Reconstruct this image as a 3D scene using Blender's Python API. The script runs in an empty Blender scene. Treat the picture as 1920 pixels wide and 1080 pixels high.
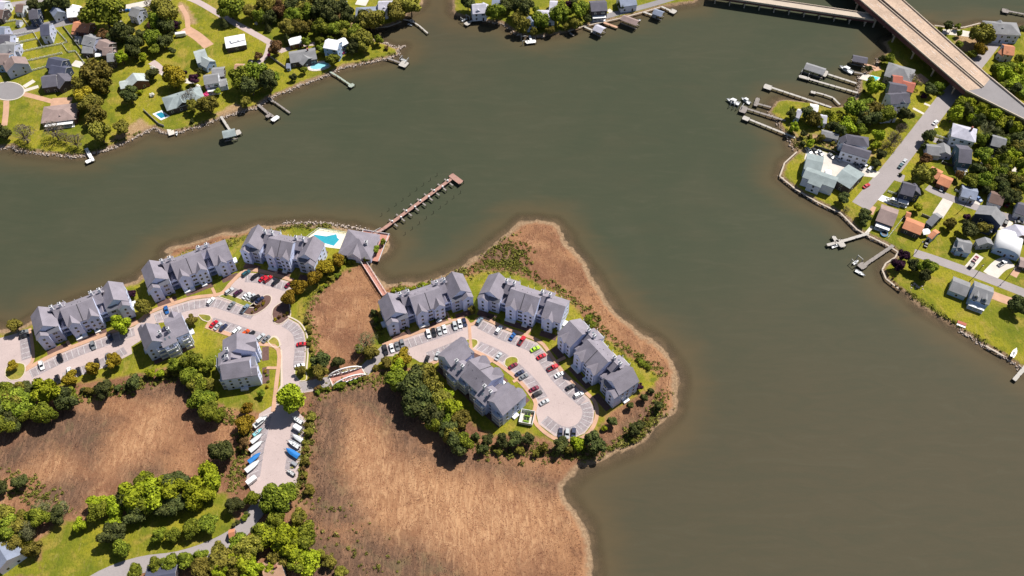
import bpy, bmesh, math, random
import numpy as np
from mathutils import Vector, Matrix
random.seed(7); RNG = np.random.default_rng(7)
S = bpy.context.scene
COL = S.collection
R = math.radians
# ------------------------------------------------------------------ camera
F, CH, PITCH = 1663.0, 350.0, R(54.4)          # focal length in photo pixels, height, look-down angle
cam = bpy.data.cameras.new('camera'); camo = bpy.data.objects.new('camera', cam); COL.objects.link(camo)
cam.dof.use_dof = True; cam.dof.focus_distance = 425; cam.dof.aperture_fstop = .040
cam.sensor_width = 36.0; cam.lens = 36.0 * F / 1920.0; cam.clip_start = 1; cam.clip_end = 9000
camo.location = (0, -CH / math.tan(PITCH), CH); camo.rotation_euler = (R(90) - PITCH, 0, 0)
S.camera = camo
# ------------------------------------------------------------------ sky, sun, exposure
SUN_EL, SUN_AZ = R(56), R(49)                  # azimuth measured from +Y towards +X
w = bpy.data.worlds.new('World'); S.world = w; w.use_nodes = True
nt = w.node_tree; bg = nt.nodes['Background']
sky = nt.nodes.new('ShaderNodeTexSky'); sky.sky_type = 'NISHITA'; sky.sun_disc = False
sky.sun_elevation = SUN_EL; sky.sun_rotation = SUN_AZ
nt.links.new(sky.outputs[0], bg.inputs[0]); bg.inputs[1].default_value = 0.058
sl = bpy.data.lights.new('sun', 'SUN'); sl.energy = 5.0; sl.angle = R(0.5); sl.color = (1.0, 0.95, 0.87)
so = bpy.data.objects.new('sun', sl); COL.objects.link(so)
sd = Vector((math.sin(SUN_AZ) * math.cos(SUN_EL), math.cos(SUN_AZ) * math.cos(SUN_EL), math.sin(SUN_EL)))
so.rotation_euler = sd.to_track_quat('Z', 'Y').to_euler(); so.location = (150, 150, 250)
vs = S.view_settings; vs.view_transform = 'Standard'; vs.look = 'None'; vs.gamma = 1; vs.use_curve_mapping = False
vs.exposure = 0.42
# ------------------------------------------------------------------ helpers
GZ = 1.2                                        # level of the developed ground above the water
def P(px, py, z=GZ):                            # photo pixel -> point on the level z
    u = (px - 960) / F; v = (py - 540) / F
    d = (u, math.cos(PITCH) - v * math.sin(PITCH), -math.sin(PITCH) - v * math.cos(PITCH))
    t = (CH - z) / -d[2]
    return Vector((d[0] * t, -CH / math.tan(PITCH) + d[1] * t, z))
def topx(p):                                    # world point -> photo x (only to sort things left to right)
    y = p[1] + CH / math.tan(PITCH); zz = p[2] - CH
    return 960 + F * p[0] / (y * math.cos(PITCH) - zz * math.sin(PITCH))
def mpp(px, py, z=GZ):                          # metres per photo pixel there
    return (P(px + 1, py, z) - P(px, py, z)).length
MAT = {}
def N(t, k, **kw):
    n = t.nodes.new(k)
    for a, b in kw.items(): setattr(n, a, b)
    return n
def srgb(c): return tuple((x / 12.92 if x <= .04045 else ((x + .055) / 1.055) ** 2.4) for x in c)
def mat(name, col, rough=.8, var=.25, scale=.6, fine=6.0, metal=0, bump=0.0, spec=.3, objvar=0.0):
    """plain procedural surface: base colour with two scales of noise wear"""
    if name in MAT: return MAT[name]
    m = bpy.data.materials.new(name); m.use_nodes = True; t = m.node_tree; b = t.nodes['Principled BSDF']
    tc = N(t, 'ShaderNodeNewGeometry')
    n1 = N(t, 'ShaderNodeTexNoise'); n1.inputs['Scale'].default_value = scale; n1.inputs['Detail'].default_value = 4
    n2 = N(t, 'ShaderNodeTexNoise'); n2.inputs['Scale'].default_value = fine; n2.inputs['Detail'].default_value = 2
    t.links.new(tc.outputs['Position'], n1.inputs['Vector']); t.links.new(tc.outputs['Position'], n2.inputs['Vector'])
    a = N(t, 'ShaderNodeMath', operation='ADD'); t.links.new(n1.outputs[0], a.inputs[0]); t.links.new(n2.outputs[0], a.inputs[1])
    mr = N(t, 'ShaderNodeMapRange'); mr.inputs[1].default_value = .65; mr.inputs[2].default_value = 1.35
    mr.inputs[3].default_value = 1 - var; mr.inputs[4].default_value = 1 + var
    t.links.new(a.outputs[0], mr.inputs[0])
    mx = N(t, 'ShaderNodeVectorMath', operation='SCALE'); mx.inputs[0].default_value = col[:3]
    if objvar:
        oi = N(t, 'ShaderNodeObjectInfo'); om = N(t, 'ShaderNodeMapRange'); om.inputs[3].default_value = 1-objvar; om.inputs[4].default_value = 1+objvar
        mm = N(t, 'ShaderNodeMath', operation='MULTIPLY'); t.links.new(oi.outputs['Random'], om.inputs[0]); t.links.new(om.outputs[0], mm.inputs[0]); t.links.new(mr.outputs[0], mm.inputs[1]); t.links.new(mm.outputs[0], mx.inputs['Scale'])
    else: t.links.new(mr.outputs[0], mx.inputs['Scale'])
    t.links.new(mx.outputs[0], b.inputs['Base Color'])
    b.inputs['Roughness'].default_value = rough; b.inputs['Metallic'].default_value = metal
    b.inputs['Specular IOR Level'].default_value = spec
    if bump:
        bp = N(t, 'ShaderNodeBump'); bp.inputs['Strength'].default_value = bump; bp.inputs['Distance'].default_value = .1
        t.links.new(n2.outputs[0], bp.inputs['Height']); t.links.new(bp.outputs[0], b.inputs['Normal'])
    MAT[name] = m; return m
def leafmat(name, cols, rough=.75):
    if name in MAT: return MAT[name]
    m = bpy.data.materials.new(name); m.use_nodes = True; t = m.node_tree; b = t.nodes['Principled BSDF']
    g = N(t, 'ShaderNodeNewGeometry'); oi = N(t, 'ShaderNodeObjectInfo')
    nz = N(t, 'ShaderNodeTexNoise'); nz.inputs['Scale'].default_value = .35; nz.inputs['Detail'].default_value = 2
    t.links.new(g.outputs['Position'], nz.inputs['Vector'])
    a = N(t, 'ShaderNodeMath', operation='MULTIPLY_ADD'); a.inputs[1].default_value = .55
    t.links.new(g.outputs['Random Per Island'], a.inputs[0])
    b2 = N(t, 'ShaderNodeMapRange'); b2.inputs[1].default_value = .3; b2.inputs[2].default_value = .7; b2.inputs[3].default_value = -.05; b2.inputs[4].default_value = .5
    t.links.new(nz.outputs[0], b2.inputs[0]); t.links.new(b2.outputs[0], a.inputs[2])
    r = N(t, 'ShaderNodeValToRGB'); r.color_ramp.elements[0].color = (*cols[0], 1); r.color_ramp.elements[1].color = (*cols[-1], 1)
    for i, c in enumerate(cols[1:-1]):
        e = r.color_ramp.elements.new((i + 1) / (len(cols) - 1)); e.color = (*c, 1)
    t.links.new(a.outputs[0], r.inputs[0])
    h = N(t, 'ShaderNodeHueSaturation'); t.links.new(r.outputs[0], h.inputs['Color'])
    mr = N(t, 'ShaderNodeMapRange'); mr.inputs[3].default_value = .92; mr.inputs[4].default_value = 1.6
    t.links.new(oi.outputs['Random'], mr.inputs[0]); t.links.new(mr.outputs[0], h.inputs['Value'])
    hr = N(t, 'ShaderNodeMapRange'); hr.inputs[3].default_value = .478; hr.inputs[4].default_value = .512
    t.links.new(oi.outputs['Random'], hr.inputs[0]); t.links.new(hr.outputs[0], h.inputs['Hue'])
    t.links.new(h.outputs[0], b.inputs['Base Color']); b.inputs['Roughness'].default_value = rough
    b.inputs['Specular IOR Level'].default_value = .15
    MAT[name] = m; return m
class MB:                                        # mesh collector
    def __init__(s): s.v = []; s.f = []; s.m = []
    def add(s, vs, fs, mi=0, M=None):
        o = len(s.v)
        s.v += [tuple(M @ Vector(q)) if M is not None else tuple(q) for q in vs]
        for k, f in enumerate(fs):
            s.f.append(tuple(i + o for i in f)); s.m.append(mi[k] if isinstance(mi, (list, tuple)) else mi)
        return s
    def box(s, x0, x1, y0, y1, z0, z1, mi=0, M=None):
        v = [(x0,y0,z0),(x1,y0,z0),(x1,y1,z0),(x0,y1,z0),(x0,y0,z1),(x1,y0,z1),(x1,y1,z1),(x0,y1,z1)]
        return s.add(v, [(0,3,2,1),(4,5,6,7),(0,1,5,4),(1,2,6,5),(2,3,7,6),(3,0,4,7)], mi, M)
    def bar(s, a, b, wd, h, mi=0):               # box from a to b (top centre line), width wd, height h down
        a = Vector(a); b = Vector(b); d = (b - a); d.z = 0
        if d.length < 1e-6: return s
        n = Vector((-d.y, d.x, 0)).normalized() * wd / 2; dn = Vector((0, 0, -h))
        v = [a - n + dn, b - n + dn, b + n + dn, a + n + dn, a - n, b - n, b + n, a + n]
        return s.add(v, [(0,3,2,1),(4,5,6,7),(0,1,5,4),(1,2,6,5),(2,3,7,6),(3,0,4,7)], mi)
    def cyl(s, c, r, z0, z1, n=8, r1=None, mi=0, M=None):
        r1 = r if r1 is None else r1
        v = [(c[0] + r * math.cos(2*math.pi*i/n), c[1] + r * math.sin(2*math.pi*i/n), z0) for i in range(n)]
        v += [(c[0] + r1 * math.cos(2*math.pi*i/n), c[1] + r1 * math.sin(2*math.pi*i/n), z1) for i in range(n)]
        f = [(i, (i+1) % n, n + (i+1) % n, n + i) for i in range(n)] + [tuple(range(n, 2*n)), tuple(reversed(range(n)))]
        return s.add(v, f, mi, M)
    def prism(s, sec, a, b, axis='x', mi=0, capmi=None, M=None):   # section (u,z) extruded along axis from a to b
        n = len(sec); capmi = mi if capmi is None else capmi
        f3 = (lambda t, u, z: (t, u, z)) if axis == 'x' else (lambda t, u, z: (-u, t, z))
        v = [f3(a, u, z) for u, z in sec] + [f3(b, u, z) for u, z in sec]
        f = [(i, n + i, n + (i+1) % n, (i+1) % n) for i in range(n)] + [tuple(range(n)), tuple(reversed(range(n, 2*n)))]
        return s.add(v, f, [mi] * n + [capmi, capmi], M)
    def mesh(s, name, mats, smooth=False):
        me = bpy.data.meshes.new(name); me.from_pydata(s.v, [], s.f)
        for m in mats: me.materials.append(m)
        if len(mats) > 1: me.polygons.foreach_set('material_index', s.m)
        bm = bmesh.new(); bm.from_mesh(me); bmesh.ops.recalc_face_normals(bm, faces=bm.faces); bm.to_mesh(me); bm.free()
        if smooth: me.polygons.foreach_set('use_smooth', [True] * len(me.polygons))
        return me
    def build(s, name, mats, parent=None, smooth=False):
        return link(name, s.mesh(name, mats if isinstance(mats, (list, tuple)) else [mats], smooth), parent)
def link(name, me, parent=None, loc=None, rz=None, sc=None, M=None):
    o = bpy.data.objects.new(name, me); COL.objects.link(o)
    if parent is not None: o.parent = parent
    if loc is not None: o.location = loc
    if rz is not None: o.rotation_euler = (0, 0, rz)
    if sc is not None: o.scale = sc
    return o
THINGS = []
def tag(o, label, cat, group=None):
    o['label'] = label; o['category'] = cat
    if group: o['group'] = group
    THINGS.append(o); return o
def empty(name, loc, rz, label, cat, group=None):
    o = bpy.data.objects.new(name, None); COL.objects.link(o); o.location = loc; o.rotation_euler = (0, 0, rz)
    o.empty_display_size = .5
    return tag(o, label, cat, group)
def struct(o, kind='structure'): o['kind'] = kind; return o
LAND = []                                        # landmarks used to say where small things stand
def landmark(p, nick, r=10): LAND.append((p[0], p[1], nick, r))
def where(p, maxd=45):
    best = None
    for x, y, n, r in LAND:
        d = math.hypot(p[0] - x, p[1] - y) - r * .6
        if best is None or d < best[0]: best = (d, x, y, n)
    d, x, y, n = best
    dx, dy = p[0] - x, p[1] - y
    if abs(dx) > abs(dy): rel = 'right of' if dx > 0 else 'left of'
    else: rel = 'behind' if dy > 0 else 'in front of'
    return f'{rel} {n}'
def polyface(pts, z0, z1, name, mats, parent=None, side_mi=0):   # slab from an outline of world points
    bm = bmesh.new(); vs_ = [bm.verts.new((p[0], p[1], z1)) for p in pts]
    f = bm.faces.new(vs_)
    if f.normal.z < 0: f.normal_flip()
    bm.normal_update()
    if z0 is not None:
        lo = [bm.verts.new((p[0], p[1], z0)) for p in pts]; n = len(pts)
        for i in range(n):
            q = bm.faces.new((vs_[i], vs_[(i+1) % n], lo[(i+1) % n], lo[i])); q.material_index = side_mi
    bmesh.ops.triangulate(bm, faces=[f])
    bmesh.ops.recalc_face_normals(bm, faces=bm.faces)
    me = bpy.data.meshes.new(name); bm.to_mesh(me); bm.free()
    for m in (mats if isinstance(mats, (list, tuple)) else [mats]): me.materials.append(m)
    # top must look up
    return link(name, me, parent)
def PX(pts, z=GZ): return [P(a, b, z) for a, b in pts]
def smoothline(pts, k=4):                        # Catmull-Rom through the points
    pts = [Vector(p) for p in pts]
    if len(pts) < 3: return pts
    out = []
    for i in range(len(pts) - 1):
        p0 = pts[max(i-1, 0)]; p1 = pts[i]; p2 = pts[i+1]; p3 = pts[min(i+2, len(pts)-1)]
        for j in range(k):
            t = j / k
            out.append(.5 * ((2*p1) + (p2-p0)*t + (2*p0-5*p1+4*p2-p3)*t*t + (3*p1-p0-3*p2+p3)*t**3))
    out.append(pts[-1]); return out
def ribbon(pts, width, z0, z1, name, mats, parent=None, smooth=True, closed=False):
    if smooth: pts = smoothline(pts)
    L, Rr = [], []
    n = len(pts)
    for i, p in enumerate(pts):
        a = pts[max(i-1, 0)]; b = pts[min(i+1, n-1)]; d = Vector((b[0]-a[0], b[1]-a[1], 0)).normalized()
        nn = Vector((-d.y, d.x, 0)) * width / 2
        L.append(Vector(p) + nn); Rr.append(Vector(p) - nn)
    mb = MB(); v = []
    for l, r in zip(L, Rr): v += [(l.x, l.y, z1), (r.x, r.y, z1), (l.x, l.y, z0), (r.x, r.y, z0)]
    f = []
    for i in range(n - 1):
        a = 4*i; b = a + 4
        f += [(a, a+1, b+1, b), (a, b, b+2, a+2), (a+1, a+3, b+3, b+1)]
    f += [(0, 2, 3, 1), (4*(n-1), 4*(n-1)+1, 4*(n-1)+3, 4*(n-1)+2)]
    mb.add(v, f); return mb.build(name, mats, parent)

class NT:                                        # tiny node-graph writer
    def __init__(s, m): m.use_nodes = True; s.t = m.node_tree; s.b = s.t.nodes['Principled BSDF']
    def put(s, inp, v):
        if hasattr(v, 'links'): s.t.links.new(v, inp)
        else: inp.default_value = (*v, 1) if isinstance(v, tuple) and len(v) == 3 and len(inp.default_value) == 4 else v
    def attr(s, n): return N(s.t, 'ShaderNodeAttribute', attribute_name=n).outputs['Fac']
    def pos(s): return N(s.t, 'ShaderNodeNewGeometry').outputs['Position']
    def noise(s, sc, det=4, rough=.55, vec=None, dist=0):
        n = N(s.t, 'ShaderNodeTexNoise'); n.inputs['Scale'].default_value = sc; n.inputs['Detail'].default_value = det
        n.inputs['Roughness'].default_value = rough; n.inputs['Distortion'].default_value = dist
        s.t.links.new(vec or s.pos(), n.inputs['Vector']); return n.outputs[0]
    def scalevec(s, v, rot=0):
        n = N(s.t, 'ShaderNodeMapping'); s.t.links.new(s.pos(), n.inputs['Vector']); n.inputs['Scale'].default_value = v; n.inputs['Rotation'].default_value = (0,0,rot); return n.outputs[0]
    def math(s, op, a, b=0.0, c=0.0):
        n = N(s.t, 'ShaderNodeMath', operation=op)
        for i, v in enumerate((a, b, c)):
            if hasattr(v, 'links'): s.t.links.new(v, n.inputs[i])
            else: n.inputs[i].default_value = v
        return n.outputs[0]
    def ramp(s, x, a, b, lo=0.0, hi=1.0):
        n = N(s.t, 'ShaderNodeMapRange'); n.interpolation_type = 'SMOOTHSTEP'
        for i, v in enumerate((x, a, b, lo, hi)): s.put(n.inputs[i], v)
        return n.outputs[0]
    def mix(s, f, a, b):
        n = N(s.t, 'ShaderNodeMix', data_type='RGBA'); s.put(n.inputs[0], f); s.put(n.inputs[6], a); s.put(n.inputs[7], b); return n.outputs[2]
    def bump(s, h, st, dist=.3):
        n = N(s.t, 'ShaderNodeBump'); n.inputs['Strength'].default_value = st; n.inputs['Distance'].default_value = dist; s.t.links.new(h, n.inputs['Height']); return n.outputs[0]
# ------------------------------------------------------------------ materials
M_WHITE = mat('white_trim', (.72, .72, .73), .6, .06)
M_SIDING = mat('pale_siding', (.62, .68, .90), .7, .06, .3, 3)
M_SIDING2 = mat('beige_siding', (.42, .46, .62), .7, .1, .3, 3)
M_ROOF = mat('grey_shingle', (.225, .205, .240), .9, .24, .22, 4, bump=.3, objvar=.09)
M_GLASS = mat('window_glass', (.02, .025, .035), .12, .3, .5, spec=.6)
M_DARK = mat('dark_void', (.03, .03, .035), .9, .2)
M_ASPH = None
M_CONC = mat('pale_concrete', (.55, .50, .45), .9, .16, .25, 3)
M_PEACH = mat('peach_paver', (.46, .28, .19), .9, .18, .35, 4)
M_KERB = mat('kerb_concrete', (.52, .44, .36), .9, .12, .5)
M_PAINT = mat('line_paint', (.62, .62, .62), .8, .25, 1.2)
M_BRICKP = mat('red_brown_deck', (.42, .20, .155), .9, .2, .5, 4)
M_WOOD = mat('weathered_planks', (.23, .205, .19), .9, .25, .8, 5)
M_WOODW = mat('bleached_planks', (.40, .375, .345), .9, .15, .8, 5)
M_PILE = mat('dark_piling', (.07, .055, .045), .9, .3, 1)
M_TRUNK = mat('bark', (.10, .075, .055), .95, .3, 1)
M_TRUNKP = mat('pale_bark', (.22, .19, .16), .95, .3, 1)
M_MULCH = mat('brown_mulch', (.115, .065, .055), .95, .3, 1)
M_LAWN2 = None
M_ROCK = mat('riprap_stone', (.40, .33, .28), .95, .35, 1.2, 5)
M_TIRE = mat('tyre_rubber', (.015, .015, .015), .9, .2)
M_STEEL = mat('grey_steel', (.35, .36, .38), .45, .15, metal=.6)
M_GREENW = mat('pool_water', (.035, .30, .38), .08, .12, .3)
M_TEALW = mat('light_pool_water', (.22, .50, .56), .08, .12, .3)

def asphalt(name, col, streak):
    m = mat(name, col, .92, .10, .12, 2.2); t = m.node_tree; b = t.nodes['Principled BSDF']; g = NT(m)
    src = b.inputs['Base Color'].links[0].from_socket                # oil stains and sealed cracks
    st = g.noise(.9, 3, .5); cr = N(t, 'ShaderNodeTexVoronoi', feature='DISTANCE_TO_EDGE'); cr.inputs['Scale'].default_value = .09
    t.links.new(g.pos(), cr.inputs['Vector'])
    c = g.mix(g.ramp(st, .62, .78, 0, .45), src, tuple(x*.45 for x in col)); c = g.mix(g.ramp(cr.outputs[0],   .009, .0, 0, .18), c, tuple(x*.5 for x in col))
    t.links.new(c, b.inputs['Base Color']); return m
M_ASPH = asphalt('bleached_asphalt', (.425, .340, .325), 0)
M_ASPH2 = asphalt('grey_asphalt', (.295, .262, .262), 0)
M_ASPH3 = asphalt('dark_asphalt', (.225, .21, .215), 0)
M_STALL = mat('stall_asphalt', (.285, .245, .255), .92, .32, .45, 2.5)

# ------------------------------------------------------------------ ground and water
SHORE_MAIN = [(-420,612),(-60,604),(0,617),(28,616),(52,603),(120,575),(180,553),(230,532),(255,523),(285,498),(318,474),(305,470),(328,461),(361,450),(420,436),(475,425),(531,419),(564,417),(614,419),(656,426),(690,433),(725,446),(735,458),(724,471),(700,490),(697,500),(711,519),(728,530),(767,528),(809,522),(837,513),(864,499),(899,474),(929,454),(952,432),(973,414),(1006,411),(1041,415),(1059,436),(1068,457),(1092,484),(1107,504),(1124,534),(1136,555),(1154,581),(1181,605),(1210,626),(1240,647),(1261,670),(1271,692),(1276,718),(1274,741),(1268,768),(1250,789),(1227,807),(1209,830),(1179,843),(1150,855),(1115,868),(1088,880),(1070,897),(1060,915),(1068,938),(1084,961),(1101,987),(1109,1013),(1113,1080),(1118,1200),(1125,1500),(-900,1500)]
SHORE_NW = [(-600,290),(0,277),(25,275),(36,283),(83,288),(139,293),(161,291),(189,283),(236,267),(272,247),(289,239),(303,247),(319,251),(336,247),(375,236),(411,222),(444,211),(480,202),(503,184),(533,172),(567,158),(617,139),(639,127),(678,119),(719,111),(747,102),(745,95),(757,86),(742,90),(719,80),(694,72),(676,58),(663,48),(690,52),(715,52),(728,50),(752,41),(758,33),(765,24),(783,17),(793,6),(795,-30),(810,-330),(-900,-330)]
SHORE_N = [(842,-330),(848,0),(848,20),(856,28),(880,33),(899,36),(917,41),(941,43),(958,55),(970,64),(997,70),(1024,66),(1065,59),(1092,50),(1130,42),(1169,33),(1210,22),(1240,13),(1270,9),(1302,5),(1312,-5),(1330,-330)]
SHORE_E = [(1748,46),(1759,49),(1792,53),(1809,51),(1836,44),(1848,44),(1908,48),(2300,40),(2900,300),(2900,1100),(2250,900),(2000,738),(1920,693),(1902,681),(1882,668),(1844,647),(1799,618),(1758,595),(1724,575),(1698,550),(1689,545),(1661,523),(1654,506),(1661,494),(1678,483),(1684,474),(1662,459),(1629,443),(1607,431),(1576,400),(1532,379),(1493,356),(1462,331),(1471,306),(1494,285),(1484,275),(1478,260),(1464,240),(1459,227),(1440,211),(1456,189),(1474,185),(1505,189),(1536,194),(1560,200),(1581,197),(1603,186),(1609,174),(1612,156),(1609,147),(1641,126),(1649,108),(1666,95),(1656,78),(1700,58)]
LAWNS = [ # developed lawns on the main peninsula (the other shores are lawn all over)
 [(-60,640),(10,622),(55,608),(140,580),(240,535),(268,520),(320,484),(375,467),(440,447),(490,436),(560,421),(640,428),(680,436),(727,452),(722,468),(690,490),(640,512),(612,540),(585,560),(572,585),(582,620),(590,690),(600,702),(560,722),(525,772),(480,772),(430,768),(392,752),(396,728),(360,700),(330,690),(300,693),(270,700),(200,712),(140,722),(60,735),(-60,745)],
 [(700,640),(708,600),(716,560),(760,541),(830,533),(860,524),(905,512),(950,510),(1000,527),(1040,551),(1080,577),(1105,612),(1130,632),(1165,660),(1195,682),(1236,706),(1226,726),(1190,744),(1145,772),(1128,800),(1105,830),(1070,838),(1040,828),(990,815),(930,818),(900,806),(870,780),(850,752),(820,720),(790,690),(750,690),(715,692),(690,704),(600,735),(575,735),(600,712),(680,684)],
 [(60,1200),(80,1010),(105,985),(200,970),(330,955),(425,922),(445,985),(400,1035),(300,1055),(190,1090),(120,1200)],[(-40,1000),(60,1000),(80,1080),(-40,1090)],
]
DARKM = [ [(240,722),(360,705),(372,765),(330,752),(262,748)], [(575,740),(640,720),(660,790),(640,880),(690,975),(650,1000),(570,990)], [(640,990),(700,985),(800,1050),(830,1120),(640,1120)], [(760,1010),(850,1050),(900,1100),(760,1100)], # darker, wet or scrubby marsh
 [(-20,852),(70,788),(113,765),(194,769),(222,790),(198,826),(172,884),(144,854),(113,843),(78,854),(39,878),(-20,900)],
 [(592,745),(660,708),(735,725),(757,775),(800,832),(880,852),(950,866),(1040,900),(1062,922),(1000,912),(900,884),(820,874),(745,846),(712,800),(650,765),(615,800),(608,880),(590,960),(575,960)],
 [(560,985),(640,1000),(720,1040),(770,1090),(800,1200),(540,1200)],
 [(880,845),(960,850),(1040,850),(1110,850),(1160,838),(1190,800),(1165,800),(1110,840),(1000,838)],
 [(1150,790),(1190,762),(1235,735),(1228,790),(1190,815),(1155,830)],
 [(230,880),(300,860),(330,905),(240,930)],[(60,930),(120,890),(170,905),(150,960),(80,965)],
 [(905,470),(950,455),(985,475),(985,505),(950,507),(890,512)],
]
LIGHTM = [[(640,800),(690,775),(740,850),(900,900),(1020,925),(1062,985),(1010,1050),(850,1060),(720,990),(640,910)],[(170,880),(230,830),(270,775),(320,750),(310,800),(270,850),(250,890)],[(60,880),(110,850),(150,880),(120,920)]]  # paler matted grass
SANDS = [[(575,33),(640,26),(668,40),(668,52),(640,52),(600,46)],[(440,195),(470,205),(425,225),(405,214)],[(200,270),(262,222),(285,240),(240,262)],[(1500,250),(1560,258),(1640,292),(1600,300),(1540,272)],[(1480,235),(1500,262),(1512,292),(1484,283)],[(1792,60),(1830,72),(1842,92),(1815,100),(1790,88)],[(337,4),(350,10),(372,45),(352,50),(335,20)],[(900,52),(938,44),(962,62),(990,62),(960,70)]]
def world(poly): return np.array([P(a, b, .6)[:2] for a, b in poly])
def sdf(poly, X, Y):
    A = world(poly) if not isinstance(poly, np.ndarray) else poly
    B = np.roll(A, -1, 0); d = np.full(X.shape, 1e9); ins = np.zeros(X.shape, bool)
    for (ax, ay), (bx, by) in zip(A, B):
        ex, ey = bx - ax, by - ay; l2 = ex*ex + ey*ey + 1e-9
        t = np.clip(((X-ax)*ex + (Y-ay)*ey) / l2, 0, 1)
        d = np.minimum(d, (X-ax-t*ex)**2 + (Y-ay-t*ey)**2)
        c = ((ay > Y) != (by > Y))
        if ey != 0: ins ^= c & (X < ex * (Y - ay) / ey + ax)
    d = np.sqrt(d); return np.where(ins, d, -d)
def ss(a, b, x):
    t = np.clip((x - a) / (b - a), 0, 1); return t*t*(3-2*t)
def wob(X, Y, s, seed):                          # cheap smooth noise
    r = np.random.default_rng(seed); o = 0
    for k in range(7):
        a = r.uniform(0, 6.28); f = s * r.uniform(.6, 2.4); o = o + np.sin((X*math.cos(a) + Y*math.sin(a))*f + r.uniform(0, 6.28)) / 7
    return o
def fields(X, Y):
    w_ = wob(X, Y, .35, 3) * 1.6 + wob(X, Y, 1.1, 9) * .8
    sm = sdf(SHORE_MAIN, X, Y) + w_
    so_ = np.maximum(np.maximum(sdf(SHORE_NW, X, Y), sdf(SHORE_N, X, Y)), sdf(SHORE_E, X, Y)) + w_ * .25
    return sm, so_
def grid(x0, x1, y0, y1, st, far=True):
    xs = np.arange(x0, x1 + .01, st); ys = np.arange(y0, y1 + .01, st)
    if far:
        xs = np.concatenate(([-4000, -1600], xs, [1600, 4000])); ys = np.concatenate(([-4000, -1500], ys, [1600, 5000]))
    X, Y = np.meshgrid(xs, ys); nx, ny = len(xs), len(ys)
    i = np.arange((ny-1)*(nx-1)); r, c = i // (nx-1), i % (nx-1); a = r*nx + c
    return X.ravel(), Y.ravel(), np.stack([a, a+1, a+nx+1, a+nx], 1)
def gridmesh(name, X, Y, Z, Q, attrs, m):
    me = bpy.data.meshes.new(name); me.vertices.add(len(X)); me.vertices.foreach_set('co', np.stack([X, Y, Z], 1).astype(np.float32).ravel())
    me.loops.add(Q.size); me.loops.foreach_set('vertex_index', Q.ravel().astype(np.int32))
    me.polygons.add(len(Q)); me.polygons.foreach_set('loop_start', np.arange(0, Q.size, 4, dtype=np.int32))
    me.polygons.foreach_set('loop_total', np.full(len(Q), 4, np.int32)); me.update(calc_edges=True); me.validate()
    for k, v in attrs.items():
        at = me.attributes.new(k, 'FLOAT', 'POINT'); at.data.foreach_set('value', v.astype(np.float32))
    me.polygons.foreach_set('use_smooth', [True]*len(me.polygons)); me.materials.append(m)
    return link(name, me)
def lawn_graph(g):
    n1 = g.noise(.04, 4); n2 = g.noise(.18, 5, .62); n3 = g.noise(1.3, 4, .7); n4 = g.noise(.7, 4, .65, vec=g.scalevec((1, .3, 1), .6)); n5 = g.noise(.09, 3, dist=1.0)
    c = g.mix(g.ramp(n1, .38, .62), (.145, .160, .014), (.250, .228, .018))
    c = g.mix(g.ramp(n5, .52, .68, 0, .7), c, (.31, .225, .05))
    c = g.mix(g.ramp(n2, .50, .70, 0, .65), c, (.30, .245, .035))
    c = g.mix(g.ramp(n2, .47, .30, 0, .75), c, (.085, .115, .012))
    c = g.mix(g.ramp(n4, .54, .72, 0, .5), c, (.33, .26, .085))
    return g.mix(g.ramp(n3, .46, .68, 0, .65), c, (.095, .105, .012)), n3
# terrain
m = bpy.data.materials.new('terrain_cover'); g = NT(m)
shore, lawn, darkm, sand, main, lightm = (g.attr(k) for k in ('shore', 'lawn', 'darkm', 'sand', 'main', 'lightm'))
j = g.noise(.35, 5); jj = g.math('MULTIPLY_ADD', j, 5.0, -2.5)
lc, ln = lawn_graph(g)
strk = g.noise(.55, 5, .6, vec=g.scalevec((1, .3, 1), .9), dist=1.2); m1 = g.noise(.035, 5, dist=.6); m2 = g.noise(.9, 5, .7); m3 = g.noise(.12, 5, dist=.8)
mc = g.mix(g.ramp(m1, .36, .62), (.185, .090, .052), (.300, .155, .080))
mc = g.mix(g.ramp(m3, .52, .74, 0, .7), mc, (.37, .21, .115))
mc = g.mix(g.ramp(m3, .45, .30, 0, .8), mc, (.16, .080, .046))
mc = g.mix(g.ramp(strk, .52, .72, 0, .38), mc, (.45, .27, .155))
mc = g.mix(g.ramp(strk, .46, .30, 0, .45), mc, (.15, .076, .044))
mc = g.mix(g.ramp(m2, .55, .75, 0, .35), mc, (.10, .06, .035))
mc = g.mix(g.ramp(g.math('ADD', lightm, g.math('MULTIPLY', jj, 2.5)), -12, 12, 0, .65), mc, g.mix(g.ramp(strk, .35, .65), (.33, .170, .088), (.50, .295, .160)))
dk = g.mix(g.ramp(strk, .4, .68), (.095, .060, .043), (.200, .116, .074))
dk = g.mix(g.ramp(m3, .5, .7, 0, .6), dk, (.10, .095, .05))
mc = g.mix(g.ramp(g.math('ADD', darkm, g.math('MULTIPLY', jj, 1.6)), -6, 8, 0, .85), mc, dk)
sc_ = g.mix(g.ramp(m2, .4, .65), (.30, .185, .105), (.40, .27, .165))
base = g.mix(g.ramp(g.math('ADD', lawn, jj), -1.4, 1.4), mc, lc)
base = g.mix(g.ramp(g.math('ADD', sand, jj), -1.5, 1.5, 0, .9), base, sc_)
shj = g.math('ADD', shore, g.math('MULTIPLY', jj, .5))
beach = g.mix(g.ramp(m2, .35, .68), (.20, .130, .078), (.34, .235, .145))
wet = g.mix(g.ramp(m3, .4, .6), (.085, .06, .042), (.17, .115, .07))
width = g.math('MULTIPLY_ADD', main, 1.1, 1.6)
base = g.mix(g.ramp(g.math('DIVIDE', shj, width), 1.5, .55), base, beach)
base = g.mix(g.ramp(shj, .9, -.2, 0, .85), base, wet)
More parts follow.
